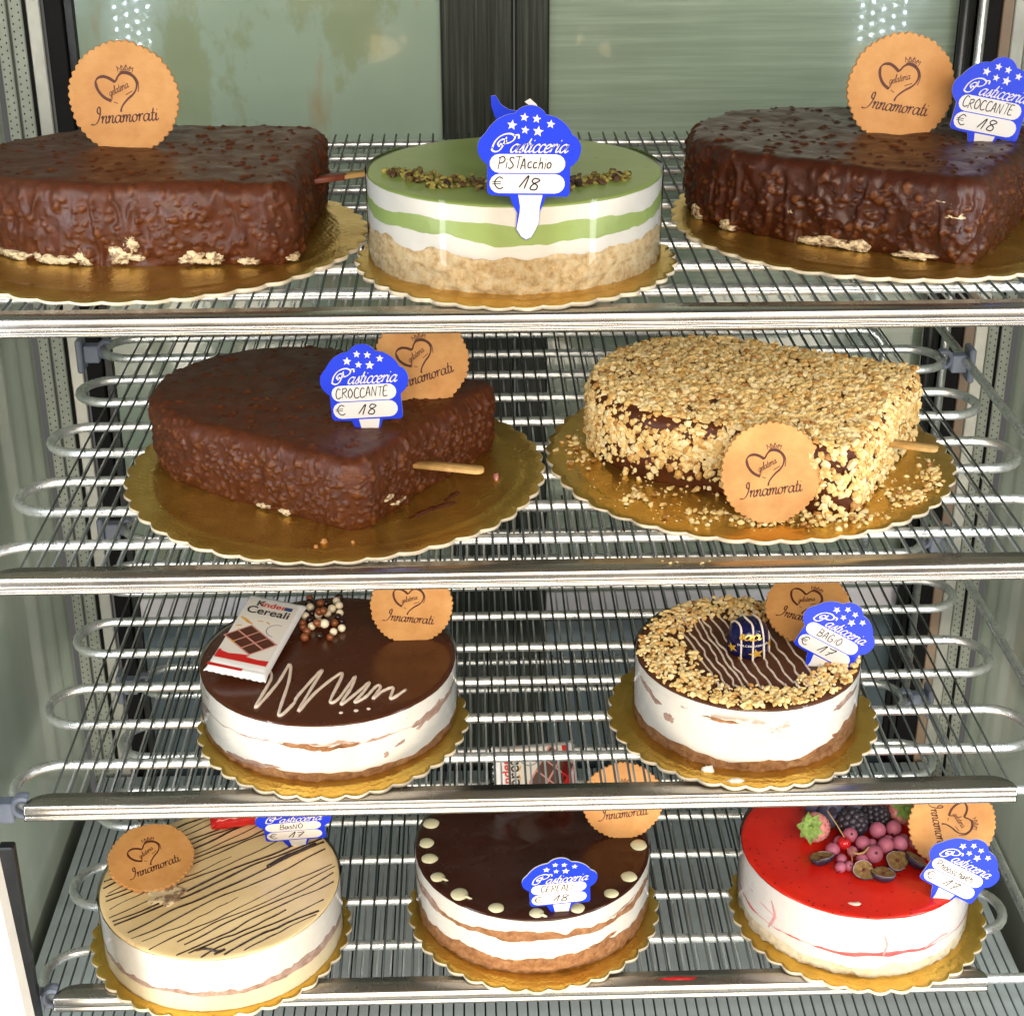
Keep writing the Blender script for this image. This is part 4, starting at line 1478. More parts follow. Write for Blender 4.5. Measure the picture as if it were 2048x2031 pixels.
lobes = [(210, 905), (150, 850), (108, 780), (97, 700), (118, 615), (190, 530)], [(205, 505), (255, 440), (335, 370), (430, 325), (525, 306)], \
        [(538, 295), (575, 255), (640, 222), (720, 212), (800, 232), (860, 278), (890, 318)], [(905, 322), (1000, 345), (1100, 410), (1170, 490), (1197, 545)], \
        [(1210, 552), (1262, 590), (1302, 670), (1302, 760), (1262, 860), (1185, 930)]
outline = []
for l in lobes:
    outline += [tuple(q) for q in crom(l, 5)]
outline += [(1188, 1225), (1180, 1260), (1155, 1280), (905, 1280), (870, 1385), (838, 1470)] + [(245, 0)][:0]
stake = [(830, 1600), (792, 1690), (740, 1780), (682, 1806), (622, 1770), (560, 1672), (572, 1480)]
outline += stake + [(520, 1385), (480, 1280), (250, 1265), (222, 1245), (212, 1215)]
PLATE = [tp(*q) for q in outline][::-1]


def price_tag(loc, roll, lean, yaw, text, price, label, seed, text_w=None, size=1.0):
    m3 = Matrix.Rotation(R_(yaw), 3, 'Z') @ Matrix.Rotation(R_(-lean), 3, 'X') @ Matrix.Rotation(R_(roll), 3, 'Y')
    e = empty('price_tag', loc, label, 'price tag', 'blue price tags', m3)
    e.scale = (size, size, size)
    twotone_plate('plate', PLATE, -0.0005, 0.0005, 'tag_blue', 'tag_white', e)
    for y0, y1 in ((778, 1000), (1012, 1242)):
        pts = [tp(*q) for q in pill(238, 1128, y0, y1)]
        obj('label_panel', *fan(pts[::-1], -0.00062), 'tag_white', e, False)
    pts = [tp(*q) for q in [(580, 1262), (868, 1262), (838, 1400), (826, 1600), (790, 1686), (740, 1774), (682, 1798), (624, 1764), (566, 1672), (600, 1480), (604, 1400)]]
    obj('stake_panel', *fan(pts[::-1], -0.00062), 'tag_white', e, False)
    for cx, cy, r in ((495, 440, 62), (637, 350, 54), (780, 368, 54), (945, 427, 54), (648, 497, 52), (800, 512, 66)):
        x, z = tp(cx, cy)
        pts = star(x, z, r * U, -8)
        V = [(p[0], -0.00065, p[1]) for p in pts] + [(x, -0.00065, z)]
        F = [(i, (i + 1) % 10, 10) for i in range(10)]
        obj('star', V, F, 'tag_white', e, False)
    x, z = tp(292, 738)
    V, F = write('P', SCRIPT, 80 * U, 218 * U, 0.10, 0.30, (R_(35), 0.45), loc=(x, z))
    x2, z2 = tp(470, 755)
    V2, F2 = write('asticceria', SCRIPT, 92 * U, 670 * U, 0.42, 0.25, (R_(35), 0.40), loc=(x2, z2))
    b = len(V)
    V = [(v[0], -0.00068, v[2]) for v in V + V2]
    F = F + [tuple(i + b for i in f) for f in F2]
    obj('lettering', V, F, 'tag_white', e, False)
    tw = text_w or 640
    x, z = tp(330 + (640 - tw) / 2, 950)
    V, F = write(text, HAND, 135 * U, tw * U, 0.12, 0.105, None, 0.07, seed, loc=(x, z))
    obj('handwriting', [(v[0], -0.0007, v[2]) for v in V], F, 'ink', e, False)
    x, z = tp(580, 1195)
    V, F = write(price, HAND, 150 * U, 250 * U, 0.22, 0.11, None, 0.05, seed + 1, loc=(x, z))
    x, z = tp(285, 1190)
    V2, F2 = write('€', HAND, 140 * U, 130 * U, 0.0, 0.10, loc=(x, z))
    b = len(V)
    obj('price', [(v[0], -0.0007, v[2]) for v in V + V2], F + [tuple(i + b for i in f) for f in F2], 'ink', e, False)
    return e


price_tag((0.0022, 0.0150, 0.6640), 1, 0, 0, 'PiSTAcchio', '18', 'blue price tag reading Pistacchio 18 in front of the green cake', 1)
price_tag((0.2813, 0.1591, 0.6617), 11, 2, 0, 'CROCCANTE', '18', 'blue price tag stuck in the chocolate slab at upper right', 2, 720)
price_tag((-0.0906, 0.0937, 0.5080), -4, 6, -4, 'CROCCANTE', '18', 'blue price tag in the slab with the bare stick', 3, 720)
price_tag((0.1850, 0.0647, 0.3560), 27, 4, -8, 'BAGiO', '17', 'tilted blue price tag in the cake ringed with nuts', 4, 420, 0.92)
price_tag((-0.1511, 0.0924, 0.2060), -2, -20, 4, 'BasNO', '17', 'blue price tag behind the rail on the beige striped cake', 5, 380, 0.95)
price_tag((0.0237, 0.0140, 0.2085), -3, -10, 4, 'CEREALI', '18', 'blue price tag at the front of the dark dotted cake', 6, 520, 0.90)
price_tag((0.2665, 0.0140, 0.2120), 27, 4, -6, 'Phooschaehi', '17', 'tilted blue price tag in the red berry cake', 7, 700, 0.92)

# blue crescent topper standing behind the pistachio tag
cr = empty('moon_topper', (-0.001, 0.0765, 0.6700), 'blue crescent shaped topper behind the pistachio price tag', 'topper')
mo = [(0.0140, 0.0), (0.0140, 0.026), (0.0135, 0.0330), (0.0105, 0.0395), (0.0070, 0.0425), (0.0040, 0.0412), (0.0, 0.0395), (-0.0040, 0.0402), (-0.0080, 0.0430), (-0.0108, 0.0480), (-0.0130, 0.0475), (-0.0128, 0.0420),
      (-0.0105, 0.0350), (-0.0070, 0.0280), (-0.0050, 0.012), (-0.0045, 0.0)]
mo = [(x * 1.1, z - 0.005) for x, z in mo]
twotone_plate('plate', [tuple(q) for q in mo], -0.0005, 0.0005, 'tag_blue', 'tag_white', cr)
obj('white_tip', *fan([(0.0040, 0.0395), (0.0070, 0.0412), (0.0105, 0.0382), (0.0138, 0.0310), (0.0120, 0.0305), (0.0085, 0.0360)][::-1], -0.0008), 'tag_white', cr, False)

# ------------------------------------------------------------------ round kraft discs
DR = 0.0315
DU = DR / 850


def dp(x, y):
    return ((x - 895) * DU, (955 - y) * DU)


nt = 46
dang = np.arange(nt * 6) * 2 * math.pi / (nt * 6)


def disc_outline(seed):
    r = DR - 0.0013 * (1 - np.abs(np.sin(nt * dang / 2 + 0.6 * wob(dang, seed, 3, 2)))) + 0.00055 * wob(dang, seed + 3, 7)
    return list(zip(r * np.cos(dang), r * np.sin(dang)))


heart = [[(705, 1000), (590, 930), (512, 820), (490, 720), (530, 652), (610, 628), (700, 656), (790, 716)], [(790, 716), (835, 636), (900, 584), (985, 586), (1070, 632), (1116, 722), (1100, 822), (1045, 900), (960, 968), (880, 1052), (846, 1110), (834, 1162)]]
heart2 = [[(560, 650), (700, 642), (800, 700), (860, 610), (960, 575), (1075, 615), (1140, 720), (1135, 830), (1125, 865)], [(500, 700), (540, 850), (640, 950)], [(740, 1006), (770, 1022), (800, 1034)], [(930, 910), (1000, 870), (1040, 850)]]
crown = [[(850, 560), (838, 490), (838, 490), (885, 525), (905, 470), (945, 520), (975, 465), (1005, 525), (1045, 490), (1048, 530), (1085, 508), (1060, 580)], [(860, 572), (950, 550), (1055, 585)], [(880, 545), (960, 530), (1040, 555)], [(905, 480), (915, 545)], [(975, 475), (965, 540)], [(1040, 500), (1015, 550)]]


def disc(loc, roll, lean, yaw, label, seed, size=1.0):
    m3 = Matrix.Rotation(R_(yaw), 3, 'Z') @ Matrix.Rotation(R_(-lean), 3, 'X') @ Matrix.Rotation(R_(roll), 3, 'Y')
    e = empty('round_card', loc, label, 'round card', 'round brown shop cards', m3)
    e.scale = (size, size, size)
    pts = disc_outline(seed)
    V, fr, bk, sd = plate(pts, -0.0009, 0.0009)
    n = len(pts)
    k = 0.985
    V += [(x * k, -0.00125, z * k) for x, z in pts] + [(0, -0.00125, 0)]
    F = bk + sd + [(2 * n + i, 2 * n + (i + 1) % n, (i + 1) % n, i) for i in range(n)] + [(3 * n, 2 * n + (i + 1) % n, 2 * n + i) for i in range(n)]
    o = obj('card', V, F, 'kraft', e, False)
    recalc(o)
    Y = -0.00133
    A = ribbon([[dp(*q) for q in s] for s in heart], 46 * DU, (R_(60), 0.5))
    B = ribbon([[dp(*q) for q in s] for s in heart2], 13 * DU)
    b = len(A[0])
    obj('heart_print', [(v[0], Y, v[2]) for v in A[0] + B[0]], A[1] + [tuple(i + b for i in f) for f in B[1]], 'print_brown', e, False)
    A = ribbon([[dp(*q) for q in s] for s in crown], 11 * DU)
    obj('crown_print', [(v[0], Y - 0.00002, v[2]) for v in A[0]], A[1], 'print_brown', e, False)
    x, z = dp(690, 925)
    A = write('gelateria', SCRIPT, 58 * DU, 330 * DU, 0.30, 0.17, loc=(x, z), rot=R_(24))
    obj('small_lettering', [(v[0], Y - 0.00004, v[2]) for v in A[0]], A[1], 'print_brown', e, False)
    x, z = dp(392, 1335)
    A = write('Innamorati', SCRIPT, 108 * DU, 1010 * DU, 0.12, 0.24, (R_(30), 0.45), loc=(x, z), rot=R_(2.5))
    obj('lettering', [(v[0], Y - 0.00006, v[2]) for v in A[0]], A[1], 'print_brown', e, False)
    return e


def up(x, y, z, roll, lean, yaw, label, seed, sink=0.003, size=1.0):
    h = (DR * size - sink)
    disc((x, y + h * math.sin(R_(lean)), z + h * math.cos(R_(lean))), roll, lean, yaw, label, seed, size)


up(-0.2338, 0.1737, 0.6617, -1, 4, -2, 'round brown card standing in the chocolate slab at upper left', 1, 0.001, 1.06)
up(0.2372, 0.1815, 0.6620, 11, 4, 0, 'round brown card beside the price tag in the slab at upper right', 2, 0.001, 1.06)
up(-0.0589, 0.1389, 0.5090, -14, 8, 4, 'round brown card behind the price tag on the slab with the stick', 3, 0.002, 0.95)
up(0.1477, 0.0455, 0.4668, -2, 16, 4, 'round brown card leaning against the nut crusted slab', 4, 0.0, 0.97)
up(-0.0691, 0.1146, 0.3520, 10, 8, 2, 'round brown card standing in the milk chocolate glazed cake', 5, 0.002, 0.86)
disc((0.1900, 0.1130, 0.3735), 12, 58, -14, 'round brown card lying back behind the tilted tag on the nut ringed cake', 6, 0.88)
disc((-0.2455, 0.0705, 0.2155), -15, 75, 10, 'round brown card lying on the beige striped cake', 7, 0.90)
up(0.0708, 0.0911, 0.2100, -4, 14, 0, 'round brown card standing in the dark dotted cake', 8, 0.002, 0.88)
up(0.2860, 0.0520, 0.2110, 80, 18, 0, 'round brown card turned sideways behind the tag in the red berry cake', 9, 0.002, 0.93)


# ------------------------------------------------------------------ piped chocolate and dots
def pipe(parent, pts, z, r, mat, name, per=6, flat=0.75, smooth=True):
    c = crom(pts, per) if smooth else np.array(pts, float)
    zz = z if callable(z) else (lambda x, y: z)
    P = [(q[0], q[1], zz(q[0], q[1])) for q in c]
    rad = [r * (0.85 + 0.3 * random.random()) for _ in P]
    V, F = sweep(P, rad, 8)
    return obj(name, V, F, mat, parent)


def arc_clip(seg, R):
    return [q for q in seg if math.hypot(*q[:2]) < R]


dz = [(-0.0412, -0.0113), (-0.034, -0.025), (-0.0402, -0.061), (-0.0297, -0.0339), (-0.024, -0.0097), (-0.0225, -0.03), (-0.025, -0.0698), (-0.0174, -0.0577), (-0.015, -0.0472), (-0.0027, -0.0171), (-0.0090, -0.045), (-0.0133, -0.0661),
      (-0.0041, -0.0433), (0.0103, -0.022), (0.0051, -0.0542), (0.01, -0.0523), (0.0185, -0.0267), (0.017, -0.0398), (0.0133, -0.0524), (0.0126, -0.0587), (0.0218, -0.0442), (0.028, -0.0336), (0.0252, -0.0443), (0.0203, -0.0568),
      (0.0266, -0.0508), (0.0327, -0.0381), (0.0351, -0.0404), (0.0312, -0.053), (0.0364, -0.0447), (0.043, -0.0406), (0.0423, -0.0534), (0.051, -0.0431)]
pipe(kin, dz, 0.0404, 0.00105, 'white_choc', 'piped_squiggle', 8)
for x, y, r in ((0.0215, -0.066, 0.0016), (0.0290, -0.064, 0.0013), (0.0125, -0.068, 0.0014)):
    V, F = lathe([(r * math.cos(R_(a)), 0.0400 + r * 0.55 * math.sin(R_(a))) for a in range(0, 91, 15)], 14)
    o = obj('piped_dot', V, F, 'white_choc', kin)
    o.location = (x, y, 0)

for i, (x, y) in enumerate([(-0.069, 0.0253), (-0.0717, 0.0033), (-0.0694, -0.014), (-0.0637, -0.0339), (-0.0494, -0.0522), (-0.0259, -0.0667), (-0.0003, -0.0725), (0.0261, -0.0684), (0.049, -0.0545), (0.0621, -0.0377), (0.0720, -0.0037),
                            (-0.0610, 0.0420), (0.0640, 0.0330)]):
    r = 0.0050 * random.uniform(0.82, 1.1)
    V, F = lathe([(r * (1 + 0.06 * math.cos(R_(a) * 2)) * math.cos(R_(a)), r * 0.42 * math.sin(R_(a))) for a in range(0, 91, 10)], 22)
    V = [(v[0] * random.uniform(0.985, 1.015) + 0.0002 * math.sin(i + v[1] * 900), v[1] * (1.0 + 0.1 * math.sin(i * 2.1)), v[2]) for v in V]
    o = obj('cream_dot', V, F, 'white_dot', cer)
    o.location = (x, y, 0.0437)
    if i in (4, 6, 3):
        V, F = sweep([(r * 0.7, -r * 0.5, 0.0008), (r * 1.2, -r * 0.9, 0.0006), (r * 1.5, -r * 0.95, 0.0004)], [0.0012, 0.0008, 0.0004], 8)
        obj('dot_tail', V, F, 'white_dot', o)

# thin dark stripes across the beige cake
sd = np.array([0.80, 0.60])
sd = sd / np.linalg.norm(sd)
nd_ = np.array([-sd[1], sd[0]])
off = -0.070
k = 0
rs = random.Random(4)
while off < 0.072:
    half = math.sqrt(max(0.0, 0.0765 ** 2 - off ** 2))
    a, b = -half + rs.uniform(0, 0.004), half - rs.uniform(0, 0.006)
    if rs.random() < 0.12:
        b = a + (b - a) * rs.uniform(0.4, 0.8)
    ang = rs.uniform(-0.035, 0.035)
    pts = []
    m = 9
    for i in range(m + 1):
        t_ = a + (b - a) * i / m
        w = off + t_ * ang * 0.5 + 0.0012 * math.sin(t_ * 70 + k * 1.7) + rs.uniform(-0.0007, 0.0007)
        q = sd * t_ + nd_ * w
        if np.hypot(*q) < 0.0768:
            pts.append(tuple(q))
    if len(pts) > 3:
        pipe(bue, pts, 0.0414, rs.choice([0.00032, 0.0004, 0.0005, 0.00065]), 'dark_line', 'chocolate_stripe', 5)
    off += rs.choice([0.0038, 0.0052, 0.0064, 0.0078, 0.0048])
    k += 1
pipe(bue, [(0.030, 0.012), (0.040, 0.022), (0.047, 0.0265), (0.053, 0.031), (0.060, 0.036)], 0.0418, 0.0013, 'dark_line', 'chocolate_stripe', 5)
pipe(bue, [(-0.006, -0.0700), (0.000, -0.0685), (0.008, -0.0715), (0.012, -0.0695), (0.006, -0.0740)], 0.0415, 0.0008, 'dark_line', 'chocolate_stripe', 5)
# torn crater where the card was pressed in
V, F = [], []
o = obj('cream_crater', *lathe([(0.0085 * (1 + 0.0), 0.0000), (0.0080, 0.0011), (0.0060, 0.0014), (0.0040, 0.0008), (0.0001, 0.0005)], 26), 'filling', bue)
for v in o.data.vertices:
    v.co.x *= 1.15 + 0.25 * math.sin(v.co.y * 800)
    v.co.y *= 1.1 + 0.2 * math.sin(v.co.x * 700)
o.location = (-0.0335, -0.0140, 0.0412)
o.scale = (1.25, 1.25, 1.1)

# drizzle over the nut ringed cake
choc_pos = (0.0000, 0.0010)


def over(x, y):
    d = math.hypot((x - choc_pos[0]) / 0.0138, (y - choc_pos[1]) / 0.0138)
    return 0.0447 + (0.0228 * math.sqrt(max(0.0, 1 - d ** 4)) if d < 1 else 0.0) + (0.0018 if math.hypot(x, y) > 0.048 else 0)


for i, x0 in enumerate((-0.034, -0.029, -0.0235, -0.019, -0.0155, -0.009, -0.002, 0.0055, 0.0130, 0.0205, 0.0290)):
    pts = []
    for kk in range(15):
        y = 0.052 - kk * 0.0073
        x = x0 + (0.052 - y) * 0.20 + 0.0007 * math.sin(y * 190 + i * 0.5) + 0.0005 * math.sin(y * 420 + i * 1.9) - 0.010
        if math.hypot(x, y) < 0.0640:
            pts.append((x, y))
    if len(pts) > 3:
        pipe(bac, pts, over, 0.00070, 'white_choc', 'drizzle_line', 5)

# ------------------------------------------------------------------ sweets on the cakes
ZK = RAILZ[2] + BT + 0.0400


def text_mesh(body, size, bold=0.0):
    cu = bpy.data.curves.new('txt', 'FONT')
    cu.body = body
    cu.size = size
    cu.offset = bold
    cu.align_x = 'CENTER'
    ob = bpy.data.objects.new('txt', cu)
    COL.objects.link(ob)
    dg = bpy.context.evaluated_depsgraph_get()
    me = bpy.data.meshes.new_from_object(ob.evaluated_get(dg))
    V = [tuple(v.co) for v in me.vertices]
    F = [tuple(p.vertices) for p in me.polygons]
    bpy.data.objects.remove(ob)
    bpy.data.meshes.remove(me)
    return V, F


def wrapped_bar(loc, m3, label, w=0.040, L=0.088, t=0.0085, size=1.0):
    """lies in its local XY plane, print on +Z, top of the print towards +Y"""
    e = empty('wrapped_bar', loc, label, 'chocolate bar', 'wrapped cereal bars', m3)
    e.scale = (size, size, size)
    nx, ny = 20, 44
    V, F = [], []
    for s in (1, -1):
        for j in range(ny + 1):
            for i in range(nx + 1):
                u, v = i / nx * 2 - 1, j / ny * 2 - 1
                ev = min(1.0, (1 - abs(v)) / 0.17)
                eu = min(1.0, (1 - abs(u)) / 0.12)
                h = t / 2 * math.sqrt(max(0, 1 - (1 - eu) ** 2)) * (math.sin(ev * math.pi / 2) ** 0.8 if ev < 1 else 1)
                x = u * w / 2 * (1 + 0.05 * (1 - ev))
                y = v * L / 2
                cr = 0.00025 * math.sin(x * 2300) * (1 - ev)
                wr = 0.00025 * math.sin(x * 130 + y * 60) * (1 if ev >= 1 else 0.3)
                zig = 0.0007 * (1 if (i % 2) else -1) if j in (0, ny) else 0
                V.append((x, y + zig, s * (h + 0.0002) + cr + wr))
    W = nx + 1
    n = W * (ny + 1)
    for j in range(ny):
        for i in range(nx):
            a = j * W + i
            F.append((a, a + 1, a + W + 1, a + W))
            F.append((n + a, n + a + W, n + a + W + 1, n + a + 1))
    for i in range(nx):
        F.append((i, n + i, n + i + 1, i + 1))
        a = ny * W + i
        F.append((a, a + 1, n + a + 1, n + a))
    for j in range(ny):
        a = j * W
        F.append((a, a + W, n + a + W, n + a))
        a = j * W + nx
        F.append((a, n + a, n + a + W, a + W))
    o = obj('wrapper', V, F, 'wrap_white', e)
    zf = t / 2 + 0.0009

    def flat(name, polys, mat, dz=0.0):
        V, F = [], []
        for p in polys:
            b = len(V)
            V += [(x, y, zf + dz) for x, y in p]
            F.append(tuple(range(b, b + len(p))))
        return recalc_up(obj(name, V, F, mat, e, False))

    def recalc_up(o):
        for p in o.data.polygons:
            if p.normal.z < 0:
                p.flip()
        return o
    flat('print_ground', [[(-w * 0.44, -L * 0.40), (w * 0.44, -L * 0.40), (w * 0.44, L * 0.38), (-w * 0.44, L * 0.38)]], 'wrap_grey')
    V, F = text_mesh('K', 0.0096, 0.00012)
    V2, F2 = text_mesh('inder', 0.0090, 0.00012)
    obj('brand_initial', [(v[0] - 0.0085, v[1] + L * 0.315, zf + 0.0004) for v in V], F, 'print_black', e, False)
    obj('brand_lettering', [(v[0] + 0.0015, v[1] + L * 0.315, zf + 0.0004) for v in V2], F2, 'print_red', e, False)
    V, F = text_mesh('Cereali', 0.0120, 0.00015)
    obj('name_lettering', [(v[0] * 0.92, v[1] + L * 0.215, zf + 0.0004) for v in V], F, 'print_black', e, False)
    flat('flag_mark', [[(0.0095, L * 0.320), (0.0155, L * 0.320), (0.0155, L * 0.365), (0.0095, L * 0.365)]], 'print_blue', 0.0001)
    # printed squares of chocolate, cut slantwise
    ax, ay = np.array([0.0075, -0.0052]), np.array([0.0066, 0.0078])
    og = np.array([-0.0095, -0.0055])
    sq, ln = [], []
    for i in range(3):
        for j in range(2):
            c = og + ax * i * 1.08 + ay * (j - 0.5) * 1.10
            p = [c - ax * .48 - ay * .48, c + ax * .48 - ay * .48, c + ax * .48 + ay * .48, c - ax * .48 + ay * .48]
            p = [(min(q[0], w * 0.43), q[1]) for q in p]
            sq.append([tuple(q) for q in p])
    flat('printed_square', [[tuple(og - ax * .6 - ay * 1.15), tuple(og + ax * 2.75 - ay * 1.15), tuple(og + ax * 2.75 + ay * 1.15), tuple(og - ax * .6 + ay * 1.15)]], 'print_choc_light', 0.0001)
    flat('printed_square', sq, 'print_choc', 0.0002)
    gr = []
    for (x, y, a, s) in ((-0.013, 0.0115, -0.5, 1.0), (-0.009, 0.0085, -0.3, 0.7), (-0.002, 0.0125, 0.2, 0.5), (0.004, 0.0120, -0.6, 0.5), (-0.0145, -0.0135, -0.9, 1.2), (-0.007, -0.0175, 0.3, 0.7), (-0.001, -0.0205, -0.2, 0.5), (-0.015, 0.003, 0.4, 0.5), (-0.0125, -0.002, -0.3, 0.4)):
        gr.append([(x + s * (0.0048 * math.cos(q) * math.cos(a) - 0.0013 * math.sin(q) * math.sin(a)), y + s * (0.0048 * math.cos(q) * math.sin(a) + 0.0013 * math.sin(q) * math.cos(a))) for q in np.arange(10) * 0.628])
    flat('printed_grain', gr, 'print_grain', 0.00015)
    rim = [(0.013 + 0.0075 * math.cos(q), 0.0045 + 0.0075 * math.sin(q)) for q in np.linspace(1.4, 4.6, 14)]
    V, F = ribbon([[(x, y) for x, y in rim]], 0.0005)
    recalc_up(obj('printed_ring', [(v[0], v[2], zf + 0.00015) for v in V], F, 'print_blue', e, False))
    top = [(-0.44, -0.300), (-0.40, -0.285), (-0.38, -0.305), (-0.25, -0.320), (-0.05, -0.305), (0.10, -0.300), (0.05, -0.325), (0.25, -0.335), (0.44, -0.325)]
    flat('red_wave', [[(x * w, y * L) for x, y in top] + [(0.44 * w, -0.39 * L), (-0.44 * w, -0.39 * L)]], 'print_red', 0.0002)
    flat('white_flap', [[(-0.47 * w, -0.47 * L), (0.47 * w, -0.47 * L), (0.47 * w, -0.375 * L), (-0.47 * w, -0.365 * L)]], 'wrap_white', -0.0012)
    flat('red_hem', [[(-0.49 * w, -0.485 * L), (0.1 * w, -0.485 * L), (0.1 * w, -0.455 * L), (-0.49 * w, -0.450 * L)]], 'print_red', -0.0008)
    return e


m3 = Matrix.Rotation(R_(-13), 3, 'Z') @ Matrix.Rotation(R_(5), 3, 'X') @ Matrix.Rotation(R_(7), 3, 'Y')
wrapped_bar((-0.1226 - 0.0460, 0.0938 + 0.0090, ZK + 0.0100), m3, 'white wrapped cereal chocolate bar lying on the milk chocolate glazed cake', 0.043, 0.096, 0.0085, 0.90)
m3 = Matrix.Rotation(R_(6), 3, 'Z') @ Matrix.Rotation(R_(58), 3, 'X') @ Matrix.Rotation(R_(8), 3, 'Y') @ Matrix.Rotation(R_(90), 3, 'Z')
wrapped_bar((0.0089 + 0.004, 0.0847 + 0.057, RAILZ[3] + BT + 0.0436 + 0.019), m3, 'white wrapped bar behind the rail on the dark dotted cake', 0.040, 0.060)

# chocolate pearls
kinds = 'dbwwbdbwwdwdwwbwbdbdbddbbwwbdwwbbwdbb'
pp = [(-0.018, 0.0694), (-0.0181, 0.075), (0.0006, 0.0704), (-0.0166, 0.0619), (-0.0096, 0.0675), (-0.0061, 0.0647), (-0.0094, 0.0617), (-0.0017, 0.0593), (0.0033, 0.0602), (0.002, 0.0760), (-0.0189, 0.0499), (-0.0147, 0.0539), (-0.0043, 0.0531),
      (-0.0102, 0.0512), (-0.0092, 0.048), (0.004, 0.0538), (-0.006, 0.0463), (0.0031, 0.0481), (-0.02, 0.0401), (-0.0154, 0.0446), (-0.0013, 0.0426), (0.0058, 0.0423), (-0.0096, 0.0408), (-0.005, 0.0386), (0.0015, 0.0384), (-0.0135, 0.0358),
      (-0.0084, 0.0351), (-0.0191, 0.035), (-0.0027, 0.0355), (0.0066, 0.0326), (-0.0044, 0.0305), (-0.0092, 0.0296), (-0.0161, 0.0288), (0.0015, 0.0282), (-0.0073, 0.0235), (-0.0169, 0.0209), (-0.0003, 0.0213)]


def ball(name, mat, n=18, m=12, sq=(1, 1, 1)):
    V, F = [], []
    for j in range(m + 1):
        a = math.pi * j / m
        for i in range(n):
            b = 2 * math.pi * i / n
            V.append((max(math.sin(a), 0.002) * math.cos(b) * sq[0], max(math.sin(a), 0.002) * math.sin(b) * sq[1], math.cos(a) * sq[2]))
    for j in range(m):
        for i in range(n):
            i2 = (i + 1) % n
            F.append((j * n + i, (j + 1) * n + i, (j + 1) * n + i2, j * n + i2))
    return meshdata(name, V, F, mat)


PM = {'w': ball('chocolate_pearl', 'pearl_white'), 'b': ball('chocolate_pearl', 'pearl_milk'), 'd': ball('chocolate_pearl', 'pearl_dark')}
PL = {'w': 'small white chocolate pearl beside the wrapped bar', 'b': 'small milk chocolate pearl beside the wrapped bar', 'd': 'small dark chocolate pearl beside the wrapped bar'}
placed = []
for ch, (x, y) in zip(kinds, pp):
    r = 0.0029 if ch == 'w' else 0.0026
    r *= random.uniform(0.88, 1.08)
    z = r
    for (a, b, c, rr_) in placed:
        d = math.hypot(x - a, y - b)
        if d < (r + rr_) * 0.98:
            z = max(z, c + math.sqrt(max(0.0, ((r + rr_) * 0.98) ** 2 - d * d)))
    z = min(z, 0.0085)
    placed.append((x, y, z, r))
    o = inst('chocolate_pearl', PM[ch], None, (-0.1226 + x, 0.0938 + y, ZK + z), None, (r, r, r))
    tag(o, PL[ch], 'pearl', 'chocolate pearls in three shades')

# red foil sweet on the beige striped cake
e = empty('wrapped_sweet', (-0.1984 + 0.0060, 0.0560 + 0.0640, RAILZ[3] + BT + 0.0413), 'red foil wrapped sweet on the beige striped cake', 'sweet')
e.rotation_euler = (0, 0, R_(14))
V, F = [], []
nx, na = 30, 20
for i in range(nx + 1):
    u = i / nx
    x = -0.021 + 0.044 * u
    if u < 0.12:
        ry, rz = 0.0115 - u * 0.02, 0.0022 + u * 0.02
    elif u < 0.74:
        ry, rz = 0.0095, 0.0062
    elif u < 0.84:
        k = (u - 0.74) / 0.10
        ry, rz = 0.0095 * (1 - k) + 0.0030 * k, 0.0062 * (1 - k) + 0.0026 * k
    else:
        k = (u - 0.84) / 0.16
        ry, rz = 0.0030 + 0.0070 * k, 0.0026 + 0.0015 * k
    for q in range(na):
        a = 2 * math.pi * q / na
        c, s = math.cos(a), math.sin(a)
        c = math.copysign(abs(c) ** 0.6, c)
        s = math.copysign(abs(s) ** 0.6, s)
        j = 1 + 0.10 * math.sin(a * 5 + u * 30) * (1 if u > 0.7 or u < 0.12 else 0.35)
        V.append((x, ry * c * j, 0.0066 + rz * s * j))
for i in range(nx):
    for q in range(na):
        q2 = (q + 1) % na
        F.append((i * na + q, (i + 1) * na + q, (i + 1) * na + q2, i * na + q2))
F.append(tuple(range(na)))
F.append(tuple(nx * na + q for q in range(na - 1, -1, -1)))
o = recalc(obj('wrapper', V, F, 'wrap_red', e))

# blue wrapped chocolate on the nut ringed cake
ex, ey = 0.1469 + choc_pos[0], 0.0848 + choc_pos[1]
e = empty('wrapped_chocolate', (ex, ey, RAILZ[2] + BT + 0.0443), 'dome shaped chocolate in dark blue foil with gold stars', 'chocolate')
e.scale = (1.10, 1.10, 0.86)
prof_ = [(0.0001, 0.0), (0.0100, 0.0002), (0.0118, 0.0022), (0.0121, 0.008), (0.0117, 0.014), (0.0106, 0.0195), (0.0085, 0.0232), (0.0052, 0.0250), (0.0001, 0.0255)]
pf = crom(prof_, 5)


def dome_r(z):
    zz = pf[:, 1]
    i0 = 10
    return float(np.interp(z, zz[i0:], pf[i0:, 0]))


V, F = lathe([(max(q[0], 0.0001), q[1]) for q in pf], 48)
Vn = np.array(V)
aa = np.arctan2(Vn[:, 1], Vn[:, 0])
k = 1 + 0.035 * fbm(np.stack([np.cos(aa) * 5, np.sin(aa) * 5, Vn[:, 2] * 160], 1), 3)
Vn[:, 0] *= k
Vn[:, 1] *= k
obj('foil', Vn, F, 'foil_blue', e)


def wrap_on(V, F, mat, name, z0, a0=0.0, d=0.0008):
    out = []
    for x, _, z in V:
        zz = z + z0
        r = dome_r(min(zz, 0.0248)) * 1.035 + d
        a = -math.pi / 2 + a0 + x / 0.0121
        out.append((r * math.cos(a), r * math.sin(a), zz))
    return obj(name, out, F, mat, e, False)


